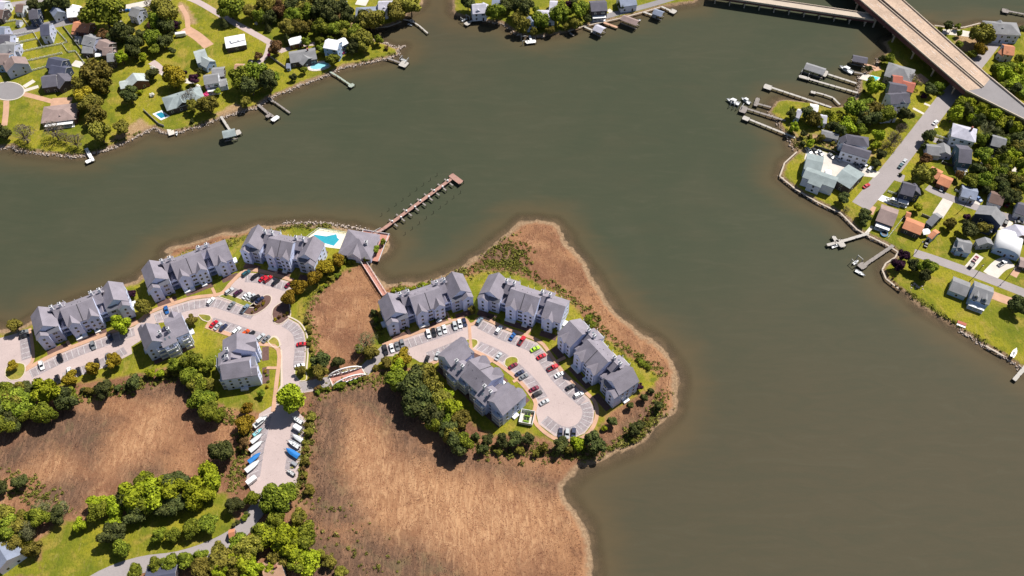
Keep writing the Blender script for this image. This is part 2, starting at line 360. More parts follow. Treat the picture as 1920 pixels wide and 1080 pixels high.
g.t.links.new(base, g.b.inputs['Base Color']); g.b.inputs['Roughness'].default_value = .95; g.b.inputs['Specular IOR Level'].default_value = .1
g.t.links.new(g.bump(g.math('ADD', g.math('MULTIPLY', strk, .7), g.math('MULTIPLY', m2, .8)), .75, .8), g.b.inputs['Normal'])
X, Y, Q = grid(-440, 440, -200, 380, 1.25)
sm, so_ = fields(X, Y); shv = np.maximum(sm, so_)
lv = np.where(so_ > -3, 30.0, -30.0)
for l in LAWNS: lv = np.maximum(lv, sdf(l, X, Y))
dv = np.full(X.shape, -30.0)
for l in DARKM: dv = np.maximum(dv, sdf(l, X, Y))
lgt = np.full(X.shape, -30.0)
for l in LIGHTM: lgt = np.maximum(lgt, sdf(l, X, Y))
sv = np.full(X.shape, -30.0)
for l in SANDS:
    if len(l) > 2: sv = np.maximum(sv, sdf(l, X, Y))
rise = np.where(sm > so_, 6.0, 1.6)
Z = np.where(shv > 0, GZ * ss(0, 1, shv / rise) + .02, np.maximum(-3.0, shv * .10))
marsh = (sm > 0) & (lv < 0)
Z = np.where(marsh, Z - .55 * ss(0, 8, -lv) * ss(0, 12, sm) + .10 * wob(X, Y, .8, 5) * ss(2, 10, -lv), Z)
ter = struct(gridmesh('terrain', X, Y, Z, Q, dict(shore=np.clip(shv, -60, 60), lawn=np.clip(lv, -30, 30), darkm=dv.clip(-30, 30), lightm=lgt.clip(-30, 30), sand=sv.clip(-30, 30), main=(sm > so_) * 1.0), m))
# murky river: opaque with depth, thin over the shallows
m = bpy.data.materials.new('river_water'); g = NT(m)
shore = g.attr('shore'); main = g.attr('main')
n1 = g.noise(.012, 4, dist=.8); n2 = g.noise(.05, 4, vec=g.scalevec((.5, 1.6, 1), .15), dist=.8)
c = g.mix(g.ramp(n1, .35, .65), (.049, .056, .035), (.057, .060, .038))
c = g.mix(g.ramp(n2, .5, .75, 0, .3), c, (.062, .059, .037))
c = g.mix(g.attr('silt'), c, (.068, .056, .035))
wr_ = g.noise(.10, 5, .65, vec=g.scalevec((.35, 1.5, 1), .35), dist=1.5); c = g.mix(g.ramp(wr_, .42, .66, 0, .20), c, (.040, .049, .032)); c = g.mix(g.ramp(wr_, .46, .30, 0, .22), c, (.074, .073, .049))
dep = g.math('ADD', shore, g.math('MULTIPLY_ADD', n2, 16.0, -8.0))
c = g.mix(g.ramp(dep, -22, -1, 0, .6), c, (.100, .070, .036))
g.t.links.new(c, g.b.inputs['Base Color'])
g.b.inputs['Roughness'].default_value = .5; g.b.inputs['IOR'].default_value = 1.33; g.b.inputs['Specular IOR Level'].default_value = .04
g.t.links.new(g.ramp(shore, -.2, -7, .35, 1.0), g.b.inputs['Alpha'])
wv = g.noise(.35, 4, .6, vec=g.scalevec((.5, 1.3, 1), .5)); g.t.links.new(g.bump(wv, .10, .5), g.b.inputs['Normal'])
X, Y, Q = grid(-440, 440, -200, 380, 2.5)
sm, so_ = fields(X, Y); shv = np.maximum(sm, so_)
wat = struct(gridmesh('river_water', X, Y, np.zeros_like(X), Q, dict(shore=np.clip(shv, -90, 30), silt=np.maximum(ss(40, -90, Y + wob(X, Y, .02, 31)*25), np.exp(-((X-P(828,25)[0])**2+(Y-P(828,25)[1])**2)/(2*32**2)))*.8, main=(sm > so_) * 1.0), m))
m = bpy.data.materials.new('lawn_grass'); g = NT(m); c, n = lawn_graph(g); g.t.links.new(c, g.b.inputs['Base Color']); g.b.inputs['Roughness'].default_value = .95
g.t.links.new(g.bump(n, .5, .3), g.b.inputs['Normal']); M_LAWN2 = m
# ------------------------------------------------------------------ roads, lots, pavements
def road(name, pts, wd, m, z=1.26, smooth=True): return struct(ribbon(PX(pts), wd, .3, z, name, m, smooth=smooth))
def lot(name, pts, m, z=1.26): return struct(polyface(PX(pts), .3, z, name, m))
lotA = lot('parking_lot_west', [(-60,634),(0,634),(56,618),(62,674),(48,690),(90,673),(133,655),(205,628),(252,612),(284,588),(322,573.5),(361,562),(405,557),(424,550),(436,532),(459,511),(490,513),(548,530),(552,545),(540,562),(523,575),(511,590),(512,602),(522,609),(530,600),(539,596),(560,607),(571,624),(575,651),(572,690),(556,693),(552,704),(564,716),(592,721),(592,733),(560,738),(540,756),(515,757),(520,734),(526,722),(526,655),(522,634),(513,629),(485,642),(438,628),(387,612),(396,597),(384,591),(345,600),(292,606),(262,640),(246,650),(248,663),(200,688),(150,704),(56,727),(0,731),(-60,738)], M_ASPH)
lotB = lot('parking_lot_point', [(715,650),(724,645),(795,623),(864,601),(880,611),(890,609),(904,599),(947,619),(1008,643),(1031,670),(1058,706),(1105,748),(1115,768),(1112,792),(1096,813),(1070,823),(1040,818),(1010,795),(1005,774),(1007,753),(992,730),(972,708),(953,692),(924,672),(884,654),(850,662),(806,680),(787,679),(776,672),(742,668),(712,668)], M_ASPH)
boatlot = lot('boat_lot', [(521,754),(545,752),(562,776),(574,787),(559,887),(553,925),(540,952),(484,952),(462,899),(486,776)], M_ASPH)
lot('approach_road', [(676,687),(716,648),(722,668),(690,704)], M_ASPH2, 1.262)
lot('bridge_approach', [(560,717),(617,706),(624,724),(568,735)], M_ASPH2, 1.264)
road('entrance_drive', [(505,935),(482,956),(446,1000),(392,1030),(330,1050),(260,1060),(190,1085),(100,1140)], 7, M_ASPH2, 1.255)
PAVES = [0]
def pave(pts, wd=2.0, m=None, name='pavement'):
    PAVES[0] += 1; return struct(ribbon(PX(pts), wd, .8, 1.37 + .0035*PAVES[0], name, [m or M_PEACH]))
pave([(47,694),(90,670),(133,651.5),(205,624.5),(255,606),(283,585),(322,570.5),(361,558.5),(404,553.5),(420,547),(434,530),(460,508),(492,509),(550,526)])
pave([(384,592),(393,597),(393,606),(388,613)]); pave([(386,612),(438,630),(486,645)]); pave([(488,644),(504,636),(513,631),(521,635),(526.5,648)], .8, M_KERB, 'kerb'); pave([(527.5,656),(528,690),(528,722),(522,745)], .8, M_KERB, 'kerb')
pave([(484,645),(522,656),(518,722),(512,772)], 1.8)
pave([(540,593),(562,605),(574,624),(578,651),(575,692)], .7, M_KERB, 'kerb')
pave([(717,647),(795,619.5),(864,598),(880,608),(890,606),(904,596),(947,615),(1010,639.5),(1033,667),(1061,704),(1108,745),(1119,768),(1115,794),(1098,817),(1070,826.5),(1038,821.5),(1007,797),(1001,776),(1004,755),(989,732),(970,711),(951,695),(922,675),(882,657),(850,665),(806,683)], 1.7)
for a in ([(50,690),(62,674),(60,640),(56,616)], [(186,632),(178,616)], [(133,651),(126,640)], [(326,569),(320,560)], [(404,553),(398,540)], [(512,519),(520,508)], [(880,609),(882,640),(884,655)],
          [(770,629),(760,612)], [(846,604),(836,586)], [(922,605),(930,592)], [(985,630),(996,615)], [(1040,680),(1060,670)], [(924,675),(914,682)], [(970,712),(962,716)], [(522,690),(500,690)],[(440,631),(445,618)],[(1001,776),(994,780)]):
    pave(a, 1.4, M_PEACH, 'footpath')
def island(name, pts, m=None, kerb=True):
    w_ = smoothline(PX(pts + [pts[0]]), 4)[:-1]
    o = struct(polyface(w_, .8, 1.39, name, [m or M_LAWN2, M_KERB], side_mi=1))
    if kerb: k = struct(ribbon(w_ + [w_[0]], .42, .8, 1.41, 'kerb', M_KERB, o, smooth=False)); del k['kind']
    return o
island('grass_island', [(10,705),(12,690),(28,681),(45,683),(47,697),(38,710),(20,713)])
island('planting_island', [(456,588),(462,578),(480,566),(497,554),(508,556),(507,568),(494,581),(474,591)], M_MULCH)
island('grass_island', [(409,556),(425,552),(450,560),(482,572),(478,577),(458,574),(432,564)])
island('planting_bed', [(510,590),(513,578),(526,568),(540,565),(545,590),(536,601),(524,608),(514,604)], M_MULCH)
island('grass_island', [(502,640),(513,632),(522,638),(524,650),(512,650)])
island('grass_island', [(553,703),(554,694),(566,690),(574,700),(574,712),(562,714)])
island('grass_island', [(874,650),(872,640),(880,636),(893,637),(896,644),(888,653),(880,656)])
island('planting_island', [(946,684),(948,674),(958,669),(969,671),(971,680),(962,687),(953,690)])
island('grass_island', [(380,600),(372,590),(392,591),(396,598),(390,603)])
# stalls: worn darker parking strip, then each painted line
LINE = MB().box(-.055, .055, 0, 4.6, 0, .004).mesh('stall_line', [M_PAINT])
def stalls(parent, pts, side, skew=0, step=2.7, ln=4.8):
    pp = smoothline(PX(pts)); off = []
    acc = 0; nxt = .4
    for i, p in enumerate(pp):
        a = pp[max(i-1,0)]; b = pp[min(i+1,len(pp)-1)]; d = (b-a).normalized(); n = Vector((-d.y, d.x, 0)) * side
        off.append(p + n * 2.7)
    ribbon(off, 4.6, 1.2, 1.266, 'stall_strip', M_STALL, parent, smooth=False)
    for i in range(len(pp) - 1):
        a, b = pp[i], pp[i+1]; L = (b-a).length
        while nxt <= acc + L:
            q = a.lerp(b, (nxt - acc) / L); d = (b-a).normalized()
            ang = math.atan2(d.y, d.x) + (0 if side > 0 else math.pi) + skew
            link('stall_line', LINE, parent, (q.x, q.y, 1.272), ang)
            nxt += step
        acc += L
stalls(lotA, [(54,694),(133,657),(205,630),(250,614)], -1)
stalls(lotA, [(288,590),(322,577),(361,565),(404,560),(432,568),(480,584)], -1)
stalls(lotA, [(462,514),(490,516),(546,532)], -1, .25)
stalls(lotA, [(424,552),(455,564),(488,574)], 1, -.25)
stalls(lotA, [(391,611),(438,626),(484,641)], 1, -.2)
stalls(lotA, [(541,598),(560,610),(570,626),(573,652),(570,686)], -1)
stalls(lotA, [(57,622),(62,670)], -1)
stalls(lotA, [(120,716),(160,702),(200,686),(240,664)], 1)
stalls(lotB, [(722,650),(795,626),(862,604)], -1)
stalls(lotB, [(905,601),(947,622),(1006,646),(1029,672),(1056,708),(1100,748)], -1)
stalls(lotB, [(892,656),(924,670),(942,681)], 1, -.3)
stalls(lotB, [(955,692),(974,708),(994,730),(1008,752)], 1, -.2)
stalls(lotB, [(806,677),(850,660),(872,650)], 1)
stalls(lotB, [(1106,752),(1113,770),(1110,791),(1095,811),(1070,820),(1042,815),(1013,794)], -1)
stalls(boatlot, [(488,780),(474,840),(465,895)], 1, .45, 3.4, 6); stalls(boatlot, [(570,790),(556,880)], -1, -.45, 3.4, 6)
# the other shores
road('avenue', [(1800,160),(1772,188),(1752,214),(1715,262),(1680,307),(1645,350),(1613,387)], 9.5, M_ASPH2, smooth=False)
road('side_street', [(1738,351),(1760,362),(1834,390),(1920,415),(2060,455)], 4.6, M_ASPH2, 1.268)
road('shore_street', [(1714,474),(1760,489),(1840,518),(1920,549),(2100,620)], 5.2, M_ASPH2)
road('cove_street', [(1822,130),(1846,100),(1868,72),(1886,64)], 8.5, M_ASPH2)
lot('cove_pad', [(1866,66),(1896,74),(1886,86),(1856,82)], M_CONC, 1.266)
lot('cove_pad', [(1768,55),(1800,56),(1822,60),(1820,70),(1790,66),(1766,64)], M_CONC, 1.266)
road('west_street', [(-60,80),(17,66),(75,51),(132,39),(165,31)], 7.5, M_ASPH3)
road('back_street', [(200,24),(224,17),(281,5),(330,-8),(420,-30)], 6, M_CONC)
road('meadow_lane', [(340,-8),(372,4),(420,32),(460,54),(508,81),(530,96)], 4.2, M_ASPH)
road('far_street', [(-40,16),(20,9),(60,3),(120,-8)], 5, M_ASPH2)
road('waterfront_street', [(1105,40),(1150,27),(1205,13),(1250,0),(1310,-18)], 4.4, M_ASPH3)
cd = [P(15 + 31*math.cos(a), 171 + 17*math.sin(a)) for a in np.linspace(0, 2*math.pi, 28)[:-1]]
struct(polyface(cd, .3, 1.262, 'turning_circle', M_ASPH3)); struct(ribbon(cd + [cd[0]], 0.6, .5, 1.36, 'kerb', M_CONC, smooth=False))
DRIVES = [0]
def drive(pts, wd, m=None, name='driveway'):
    DRIVES[0] += 1; return struct(ribbon(PX(pts), wd, .6, 1.22 + .0006*DRIVES[0] + .004*(DRIVES[0] % 6), name, m or M_CONC))
for pts, wd, mm in [([(44,176),(75,184),(104,192)],3.2,M_PEACH),([(96,192),(134,190)],7,M_PEACH),([(12,188),(11,212),(8,236)],3.2,M_PEACH),([(45,163),(64,151)],3,M_CONC),([(46,170),(72,162)],2.6,M_CONC),
    ([(66,52),(68,44)],6,M_CONC),([(346,53),(370,68),(392,87)],6.5,M_PEACH),([(338,10),(350,30),(352,50)],3,M_PEACH),([(216,36),(232,52),(243,66)],4.5,M_CONC),([(284,116),(295,124),(306,136)],4.5,M_ASPH),([(306,136),(312,142)],4,M_CONC),
    ([(525,97),(545,90),(570,84),(590,82)],3.2,M_ASPH),([(505,82),(498,105),(480,122)],3.2,M_ASPH),([(470,125),(495,126)],8,M_ASPH),([(137,118),(155,122)],5,M_CONC),([(330,138),(350,152),(368,152)],3.5,M_CONC),
    ([(240,160),(262,157),(278,146)],3.5,M_CONC),([(1740,233),(1756,233)],5.5,M_WHITE),([(1733,194),(1752,202)],1.6,M_CONC),([(1712,203),(1735,215)],1.6,M_CONC),([(1645,368),(1665,376),(1688,384)],4.5,M_WHITE),
    ([(1778,375),(1768,390),(1758,405)],5.5,M_CONC),([(1837,479),(1814,506)],4.2,M_CONC),([(1856,517),(1875,498),(1895,490)],7,M_CONC),([(1922,488),(1908,505),(1900,518)],3.2,M_PEACH),([(1784,472),(1793,480)],1.5,M_PEACH),
    ([(1874,428),(1884,418),(1890,412)],6,M_CONC),([(1826,376),(1838,381)],5,M_CONC),([(1750,262),(1775,268),(1795,275)],4,M_ASPH2),([(1767,352),(1766,343)],6,M_PEACH),([(1864,297),(1856,290),(1848,300),(1842,310)],3,M_CONC),
    ([(1902,300),(1898,312),(1904,325)],3.5,M_CONC),([(1676,330),(1695,336)],6,M_ASPH2),([(1622,389),(1640,396)],6,M_PEACH),([(1842,546),(1885,562),(1898,566)],5,M_PEACH),([(1104,30),(1112,38)],4,M_CONC),([(1140,18),(1150,26)],3,M_CONC),
    ([(690,3),(670,0)],9,M_CONC),([(1622,440),(1636,424)],1.6,M_CONC),([(250,30),(276,24)],6,M_CONC)]:
    drive(pts, wd, mm)
lot('condo_yard', [(1512,283),(1540,283),(1580,297),(1632,318),(1650,323),(1640,333),(1615,330),(1575,345),(1530,325),(1508,298)], M_CONC, 1.262)
lot('brick_terrace', [(1636,128),(1650,124),(1652,131),(1640,134)], M_PEACH, 1.262)
lot('brick_court', [(1716,142),(1726,138),(1742,150),(1734,157),(1722,152)], M_PEACH, 1.262)
# ------------------------------------------------------------------ building pieces
WIN = MB().box(-.62,.62,-.05,.0,-.78,.78,0).box(-.5,.5,-.075,-.05,-.66,.66,1).mesh('window', [M_WHITE, M_GLASS])
WINW = MB().box(-1.05,1.05,-.05,.0,-.72,.72,0).box(-.95,-.06,-.075,-.05,-.62,.62,1).box(.06,.95,-.075,-.05,-.62,.62,1).mesh('window', [M_WHITE, M_GLASS])
DOOR = MB().box(-.62,.62,-.05,.0,0,2.2,0).box(-.5,.5,-.08,-.05,0,2.08,1).mesh('door', [M_WHITE, mat('dark_door', (.06,.04,.04), .5)])
def win(parent, x, y, z, rz, wide=False, name='window'):   # rz 0 looks to -y
    return link(name, WINW if wide else WIN, parent, (x, y, z), rz)
def gable_block(par, x0, x1, y0, y1, eave, rise, axis, wallm, roofm, z0=0, oh=.27, M=None, trim=None, wall_name='wall', roof_name='roof'):
    """walls with gable triangles and a thick roof with bargeboards; ridge along axis"""
    if axis == 'x': hw = (y1-y0)/2; c = (y0+y1)/2; a, b = x0, x1
    else: hw = (x1-x0)/2; c = -(x0+x1)/2; a, b = y0, y1
    sl = rise / hw; t = .24
    M = M or Matrix()
    sec = [(c-hw, z0), (c+hw, z0), (c+hw, eave-.06), (c, eave+rise-.06), (c-hw, eave-.06)]
    wl = MB().prism(sec, a, b, axis, M=M).build(wall_name, wallm, par)
    e = oh; ze = eave - e*sl
    sec = [(c-hw-e, ze), (c, eave+rise), (c+hw+e, ze), (c+hw+e, ze+t), (c, eave+rise+t), (c-hw-e, ze+t)]
    rf = MB().prism(sec, a-e*.8, b+e*.8, axis, 0, 1, M=M).build(roof_name, [roofm, trim or M_WHITE], par)
    return wl, rf
def hip_block(par, x0, x1, y0, y1, eave, rise, wallm, roofm, M=None, oh=.5, trim=None):
    M = M or Matrix()
    wl = MB().box(x0, x1, y0, y1, 0, eave, M=M).build('wall', wallm, par)
    X0, X1, Y0, Y1 = x0-oh, x1+oh, y0-oh, y1+oh; h = (Y1-Y0)/2; ym = (Y0+Y1)/2
    if X1-X0 >= Y1-Y0: ra, rb = (X0+h, ym), (X1-h, ym)
    else: h = (X1-X0)/2; ra, rb = ((X0+X1)/2, Y0+h), ((X0+X1)/2, Y1-h)
    z = eave-.1; k = .22
    v = [(X0,Y0,z),(X1,Y0,z),(X1,Y1,z),(X0,Y1,z),(X0,Y0,z+k),(X1,Y0,z+k),(X1,Y1,z+k),(X0,Y1,z+k),(*ra,eave+rise),(*rb,eave+rise)]
    if X1-X0 >= Y1-Y0: f = [(4,5,9,8),(5,6,9),(6,7,8,9),(7,4,8)]
    else: f = [(4,5,8),(5,6,9,8),(6,7,9),(7,4,8,9)]
    rf = MB().add(v, f + [(0,1,5,4),(1,2,6,5),(2,3,7,6),(3,0,4,7),(3,2,1,0)], [0]*4+[1]*4+[0], M).build('roof', [roofm, trim or M_WHITE], par)
    return wl, rf
def balcony_stack(par, x0, x1, y, floors, out, wallm=M_WHITE):  # out = -1 front / +1 back
    for k in range(floors):
        z = .35 + k*2.85; ya, yb = sorted((y, y + out*1.7)); mb = MB()
        mb.box(x0, x1, ya, yb, z-.2, z)
        yr = y + out*1.7; r0, r1 = sorted((yr, yr - out*.12))
        mb.box(x0, x1, r0, r1, z, z+1.0); mb.box(x0, x0+.12, ya+.13, yb-.13, z, z+1.0); mb.box(x1-.12, x1, ya+.13, yb-.13, z, z+1.0)
        for xx in (x0, x1-.2): mb.box(xx, xx+.2, r0-.03, r1+.03, z+1.0, z+2.65)
        mb.build('balcony', wallm, par)
        win(par, (x0+x1)/2, y + (-.003 if out < 0 else .003), z+1.1, 0 if out < 0 else math.pi, True, 'balcony_door')
CHIM = MB().box(-.55,.55,-.55,.55,0,3.1,0).box(-.68,.68,-.68,.68,3.1,3.3,0).box(-.35,.35,-.35,.35,3.3,3.75,1).mesh('chimney', [mat('chimney_siding', (.66,.66,.69), .7, .08), mat('chimney_cap', (.12,.12,.13), .6, .2)])
SKYL = MB().box(-.4,.4,-.6,.6,0,.14,0).box(-.3,.3,-.5,.5,.14,.17,1).mesh('skylight', [M_STEEL, mat('sky_pane', (.10,.13,.16), .15)])
VENT = MB().cyl((0,0),.12,0,.6,6).mesh('vent_pipe', [M_DARK])
def floors_windows(par, xs, y, rz, wide=(), zs=(1.7, 4.55, 7.4)):
    for i, x in enumerate(xs):
        for z in zs: win(par, x, y, z, rz, i in wide)
EAVE = 9.5
def end_section(par, x0, x1, dep, typ, outer, back=True):
    """one end pavilion, outer = -1 when it is the left end"""
    w_ = x1 - x0
    if typ == 'D':
        wl, rf = gable_block(par, x0, x1, 2.6, dep, EAVE, 4.5, 'y', M_SIDING, M_ROOF)
        xo0, xo1 = (x0, x0 + w_*.5) if outer < 0 else (x1 - w_*.5, x1)
        xi0, xi1 = (xo1, x1 - .05) if outer < 0 else (x0 + .05, xo0)
        b1, _ = gable_block(par, xo0+.04, xo1-.05, 0, 4.6, EAVE-.35, 2.0, 'y', M_SIDING, M_ROOF, wall_name='bay')
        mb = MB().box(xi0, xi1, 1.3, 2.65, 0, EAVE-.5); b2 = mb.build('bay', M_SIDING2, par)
        MB().add([(xi0-.1,.9,EAVE-.7),(xi1+.1,.9,EAVE-.7),(xi1+.1,2.59,EAVE+.55),(xi0-.1,2.59,EAVE+.55),(xi0-.1,.9,EAVE-.45),(xi1+.1,.9,EAVE-.45),(xi1+.1,2.59,EAVE+.8),(xi0-.1,2.59,EAVE+.8)],
                 [(0,3,2,1),(4,5,6,7),(0,1,5,4),(1,2,6,5),(2,3,7,6),(3,0,4,7)], [0,0,1,1,0,1]).build('bay_roof', [mat('slate_shed', (.13,.13,.16), .8, .15), M_WHITE], par)
        floors_windows(b1, [(xo0+xo1)/2], 0, 0); floors_windows(b2, [(xi0+xi1)/2], 1.3, 0, (0,))
    else:
        wl, rf = gable_block(par, x0, x1, .9, dep, EAVE, 4.2, 'x', M_SIDING, M_ROOF)
        a = x0 + w_*.18; b = a + 4.0
        b1, _ = gable_block(par, a, b, 0, 5.0, EAVE-.02, 2.3, 'y', M_SIDING, M_ROOF, wall_name='bay')
        floors_windows(b1, [(a+b)/2], 0, 0); floors_windows(wl, [x1 - w_*.18], .9, 0)
    # outer end wall
    xe = x0 if outer < 0 else x1; rz = -math.pi/2 if outer < 0 else math.pi/2
    for yy in (dep*.36, dep*.56, dep*.82):
        for z in (1.7, 4.55, 7.3): win(wl, xe, yy, z, rz)
    MB().box(xe - (1.7 if outer < 0 else -.02), xe + (1.7 if outer > 0 else -.02), dep*.4, dep*.62, 0, .9).build('patio_wall', M_WHITE, par)
    balcony_stack(par, x0 + .5, x0 + w_*.52, dep, 3, 1); floors_windows(wl, [x0 + w_*.78], dep, math.pi)
def stair_section(par, x0, x1, dep):
    """open stair well between two pavilions: recess shade painted as dark siding, darkened landings with rails, low gabled porch"""
    MB().box(x0-.03, x1+.03, 7.6, dep-.6, 0, EAVE-.6).build('stair_wall', mat('painted_shade_siding', (.16,.17,.22), .8, .15), par)  # shade of the deep recess is painted into this dark siding colour
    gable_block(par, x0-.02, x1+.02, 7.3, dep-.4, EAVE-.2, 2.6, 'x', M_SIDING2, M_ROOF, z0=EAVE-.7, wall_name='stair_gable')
    gable_block(par, x0+.35, x1-.35, 3.2, 7.4, EAVE-3.2, 1.4, 'y', M_SIDING, M_ROOF, z0=EAVE-3.8, oh=.2, wall_name='porch_gable', roof_name='porch_roof')
    for k in range(3):
        z = .15 + k*2.85
        MB().box(x0+.02, x1-.02, 3.3, 7.5, z-.2, z).box(x0+.02, x1-.02, 3.3, 3.42, z, z + (1.0 if k else .05)).build('landing', M_SIDING2, par)  # landings and rails take the darker siding to deepen the painted shade
    for xx in (x0+.45, x1-.65): MB().box(xx, xx+.2, 3.45, 3.65, .15, EAVE-3.8).build('porch_post', M_WHITE, par)
    # rear wing with a lean-to roof, two chimneys and two skylights
    cx = (x0+x1)/2
    a, b, yb = cx-3.1, cx+3.1, dep+1.8
    MB().box(a, b, dep-3, yb, 0, EAVE-.6).build('rear_wing', M_SIDING, par)
    yr = (7.3+dep-.4)/2
    z1, z2 = EAVE+2.5, EAVE-.75
    v = [(a-.3,yr,z1),(b+.3,yr,z1),(b+.3,yb+.5,z2),(a-.3,yb+.5,z2)]; v += [(p[0],p[1],p[2]+.25) for p in v]
    wr = MB().add(v, [(0,1,2,3),(7,6,5,4),(0,4,5,1),(1,5,6,2),(2,6,7,3),(3,7,4,0)], [0,0,0,1,1,1]).build('wing_roof', [M_ROOF, M_WHITE], par)
    s = (z2-z1)/(yb+.5-yr)
    for sx in (-1.9, 1.9): link('chimney', CHIM, wr, (cx+sx, dep-2.6, z1 + s*(dep-2.6-yr) - .3))
    for sx in (-1.0, 1.0):
        k = link('skylight', SKYL, wr, (cx+sx, dep-.6, z1 + s*(dep-.6-yr) + .24)); k.rotation_euler = (math.atan(s), 0, 0)
    balcony_stack(par, cx-2.6, cx+2.6, yb, 3, 1)
def mid_section(par, x0, x1, dep):
    wl, rf = gable_block(par, x0, x1, 1.0, dep, EAVE, 4.4, 'x', M_SIDING, M_ROOF)
    w_ = x1-x0
    for a in (x0+.25, x1-.25-w_*.36):
        b = a + w_*.36
        bay = gable_block(par, a, b, 0, 5.4, EAVE-.03, 2.5, 'y', M_SIDING, M_ROOF, wall_name='bay')[0]
        floors_windows(bay, [a+w_*.18] if a < x0+1 else [a+w_*.09, a+w_*.27], 0, 0)
    floors_windows(wl, [x0+w_*.5], 1.0, 0, (0,))
    MB().box(x0+w_*.02, x0+w_*.38, -1.5, -.02, 0, 1.0).build('patio_wall', M_WHITE, par)
    MB().box(x0+w_*.62, x0+w_*.8, -1.5, -.02, 0, 1.0).build('patio_wall', M_WHITE, par)
    MB().add([(x0+w_*.49,.6,EAVE+.12),(x0+w_*.51,.6,EAVE+.12),(x0+w_*.51,(1+dep)/2,EAVE+4.68),(x0+w_*.49,(1+dep)/2,EAVE+4.68)], [(0,1,2,3)]).build('roof_seam', M_DARK, par)
    for x in (x0+1.5, x1-5.6): balcony_stack(par, x, x+4.2, dep, 3, 1)
    floors_windows(wl, [x0+w_*.5], dep, math.pi)
def vents(par, x0, x1, dep, n=4):
    for _ in range(n):
        x = random.uniform(x0+1, x1-1); y = random.uniform(dep*.62, dep*.8)
        hw = (dep-1)/2; z = EAVE + 4.4*(1-abs(y-(dep+1)/2)/hw)
        link('vent_pipe', VENT, par, (x, y, z))
def apartment(nick, label, fl, ang, ends, dep=14.0, we=10.2, ws=3.6, wm=14.2):
    o = empty('apartment_building', (fl[0], fl[1], GZ), R(ang), label, 'building', 'pale grey apartment blocks')
    x = 0
    we0 = we if ends[0] == 'D' else we - 1.2
    end_section(o, x, x+we0, dep, ends[0], -1); x += we0
    stair_section(o, x, x+ws, dep); x += ws
    if len(ends) == 3:
        mid_section(o, x, x+wm, dep); vents(o, x, x+wm, dep); x += wm
        stair_section(o, x, x+ws, dep); x += ws
    we1 = we if ends[-1] == 'D' else we - 1.2
    end_section(o, x, x+we1, dep, ends[-1], 1); x += we1
    for a, b in ((.5, we0-.5), (we0+ws+.5, we0+ws+wm-.5) if len(ends) == 3 else (0, 0), (x-we1+.5, x-.5)):
        if b > a:
            for y0, y1 in ((-3.2, -.1), (dep+.1, dep+2.4)):
                pts = [o.matrix_basis @ Vector(q) for q in ((a,y0,0),((a+b)/2,y0-.6*(1 if y0 < 0 else -1)*0,0),(b,y0,0),(b,y1,0),(a,y1,0))]
                struct(polyface(pts, None, 1.232, 'mulch_bed', M_MULCH))
    c = o.matrix_basis @ Vector((x/2, dep/2, 0)); landmark(c, nick, x/2)
    return o
apartment('the westernmost apartment block', 'long three-part grey-roofed apartment block at the far left shore', (-214.8,-36.3), 27, 'D-D')
apartment('the second waterside block', 'three-part apartment block between leftmost block and the pool-side block', (-170.4,-9.6), 27, 'D-L')
apartment('the pool-side apartment block', 'three-part apartment block right beside the pool deck and round olive trees', (-132.0,14.6), -14, 'D-D', wm=12.5, we=9.2)
apartment('the footbridge apartment block', 'three-part apartment block where the red footbridge meets the point', (-56.8,-28.6), 22.5, 'D-D')
apartment('the cove-top apartment block', 'three-part apartment block in the middle, backing onto the curved green lawn', (-16.1,-13.3), -21.5, 'D-L')
apartment('the eastern apartment block', 'easternmost three-part apartment block facing the lime green car', (20.1,-33.5), -53.5, 'L-D')
apartment('the woodside apartment block', 'three-part apartment block seen from behind beside the dark trees', (6.1,-64.6), 134.5, 'D-D')
apartment('the small twin block', 'two-part apartment block with dark balconies inside the left parking loop', (-153.2,-20.9), 209, 'LD', dep=13, we=9.0, ws=3.0)
apartment('the corner twin block', 'two-part apartment block with sunlit white end wall by the long path', (-112.0,-54.4), 100, 'DL', dep=15.0, we=9.6, ws=2.6)
# ------------------------------------------------------------------ houses
RC = dict(slate=(.105,.10,.125), grey=(.22,.22,.23), pale=(.36,.40,.40), teal=(.235,.275,.28), white=(.78,.78,.80), terra=(.50,.21,.115), taupe=(.27,.20,.185),
          navy=(.07,.075,.115), brown=(.16,.105,.09), red=(.40,.13,.09), bluegrey=(.22,.25,.33), lav=(.44,.43,.50), tan=(.40,.24,.16))
WC = dict(white=(.72,.75,.84), brick=(.16,.075,.06), blue=(.33,.45,.66), navy=(.035,.05,.095), lav=(.48,.51,.68), teal=(.07,.14,.19), cream=(.52,.46,.38), grey=(.30,.31,.33), dark=(.075,.06,.065), taupe=(.30,.27,.26))
def rm(k): return mat('roof_' + k, RC[k], .88, .24, .3, 4, bump=.2, objvar=.08)
def wm(k): return mat('wall_' + k, WC[k], .8, .1, .4, 3)
CHS = MB().box(-.45,.45,-.45,.45,0,2.4).box(-.52,.52,-.52,.52,2.4,2.55).mesh('chimney', [mat('chimney_brick', (.26,.11,.08), .9, .2)])
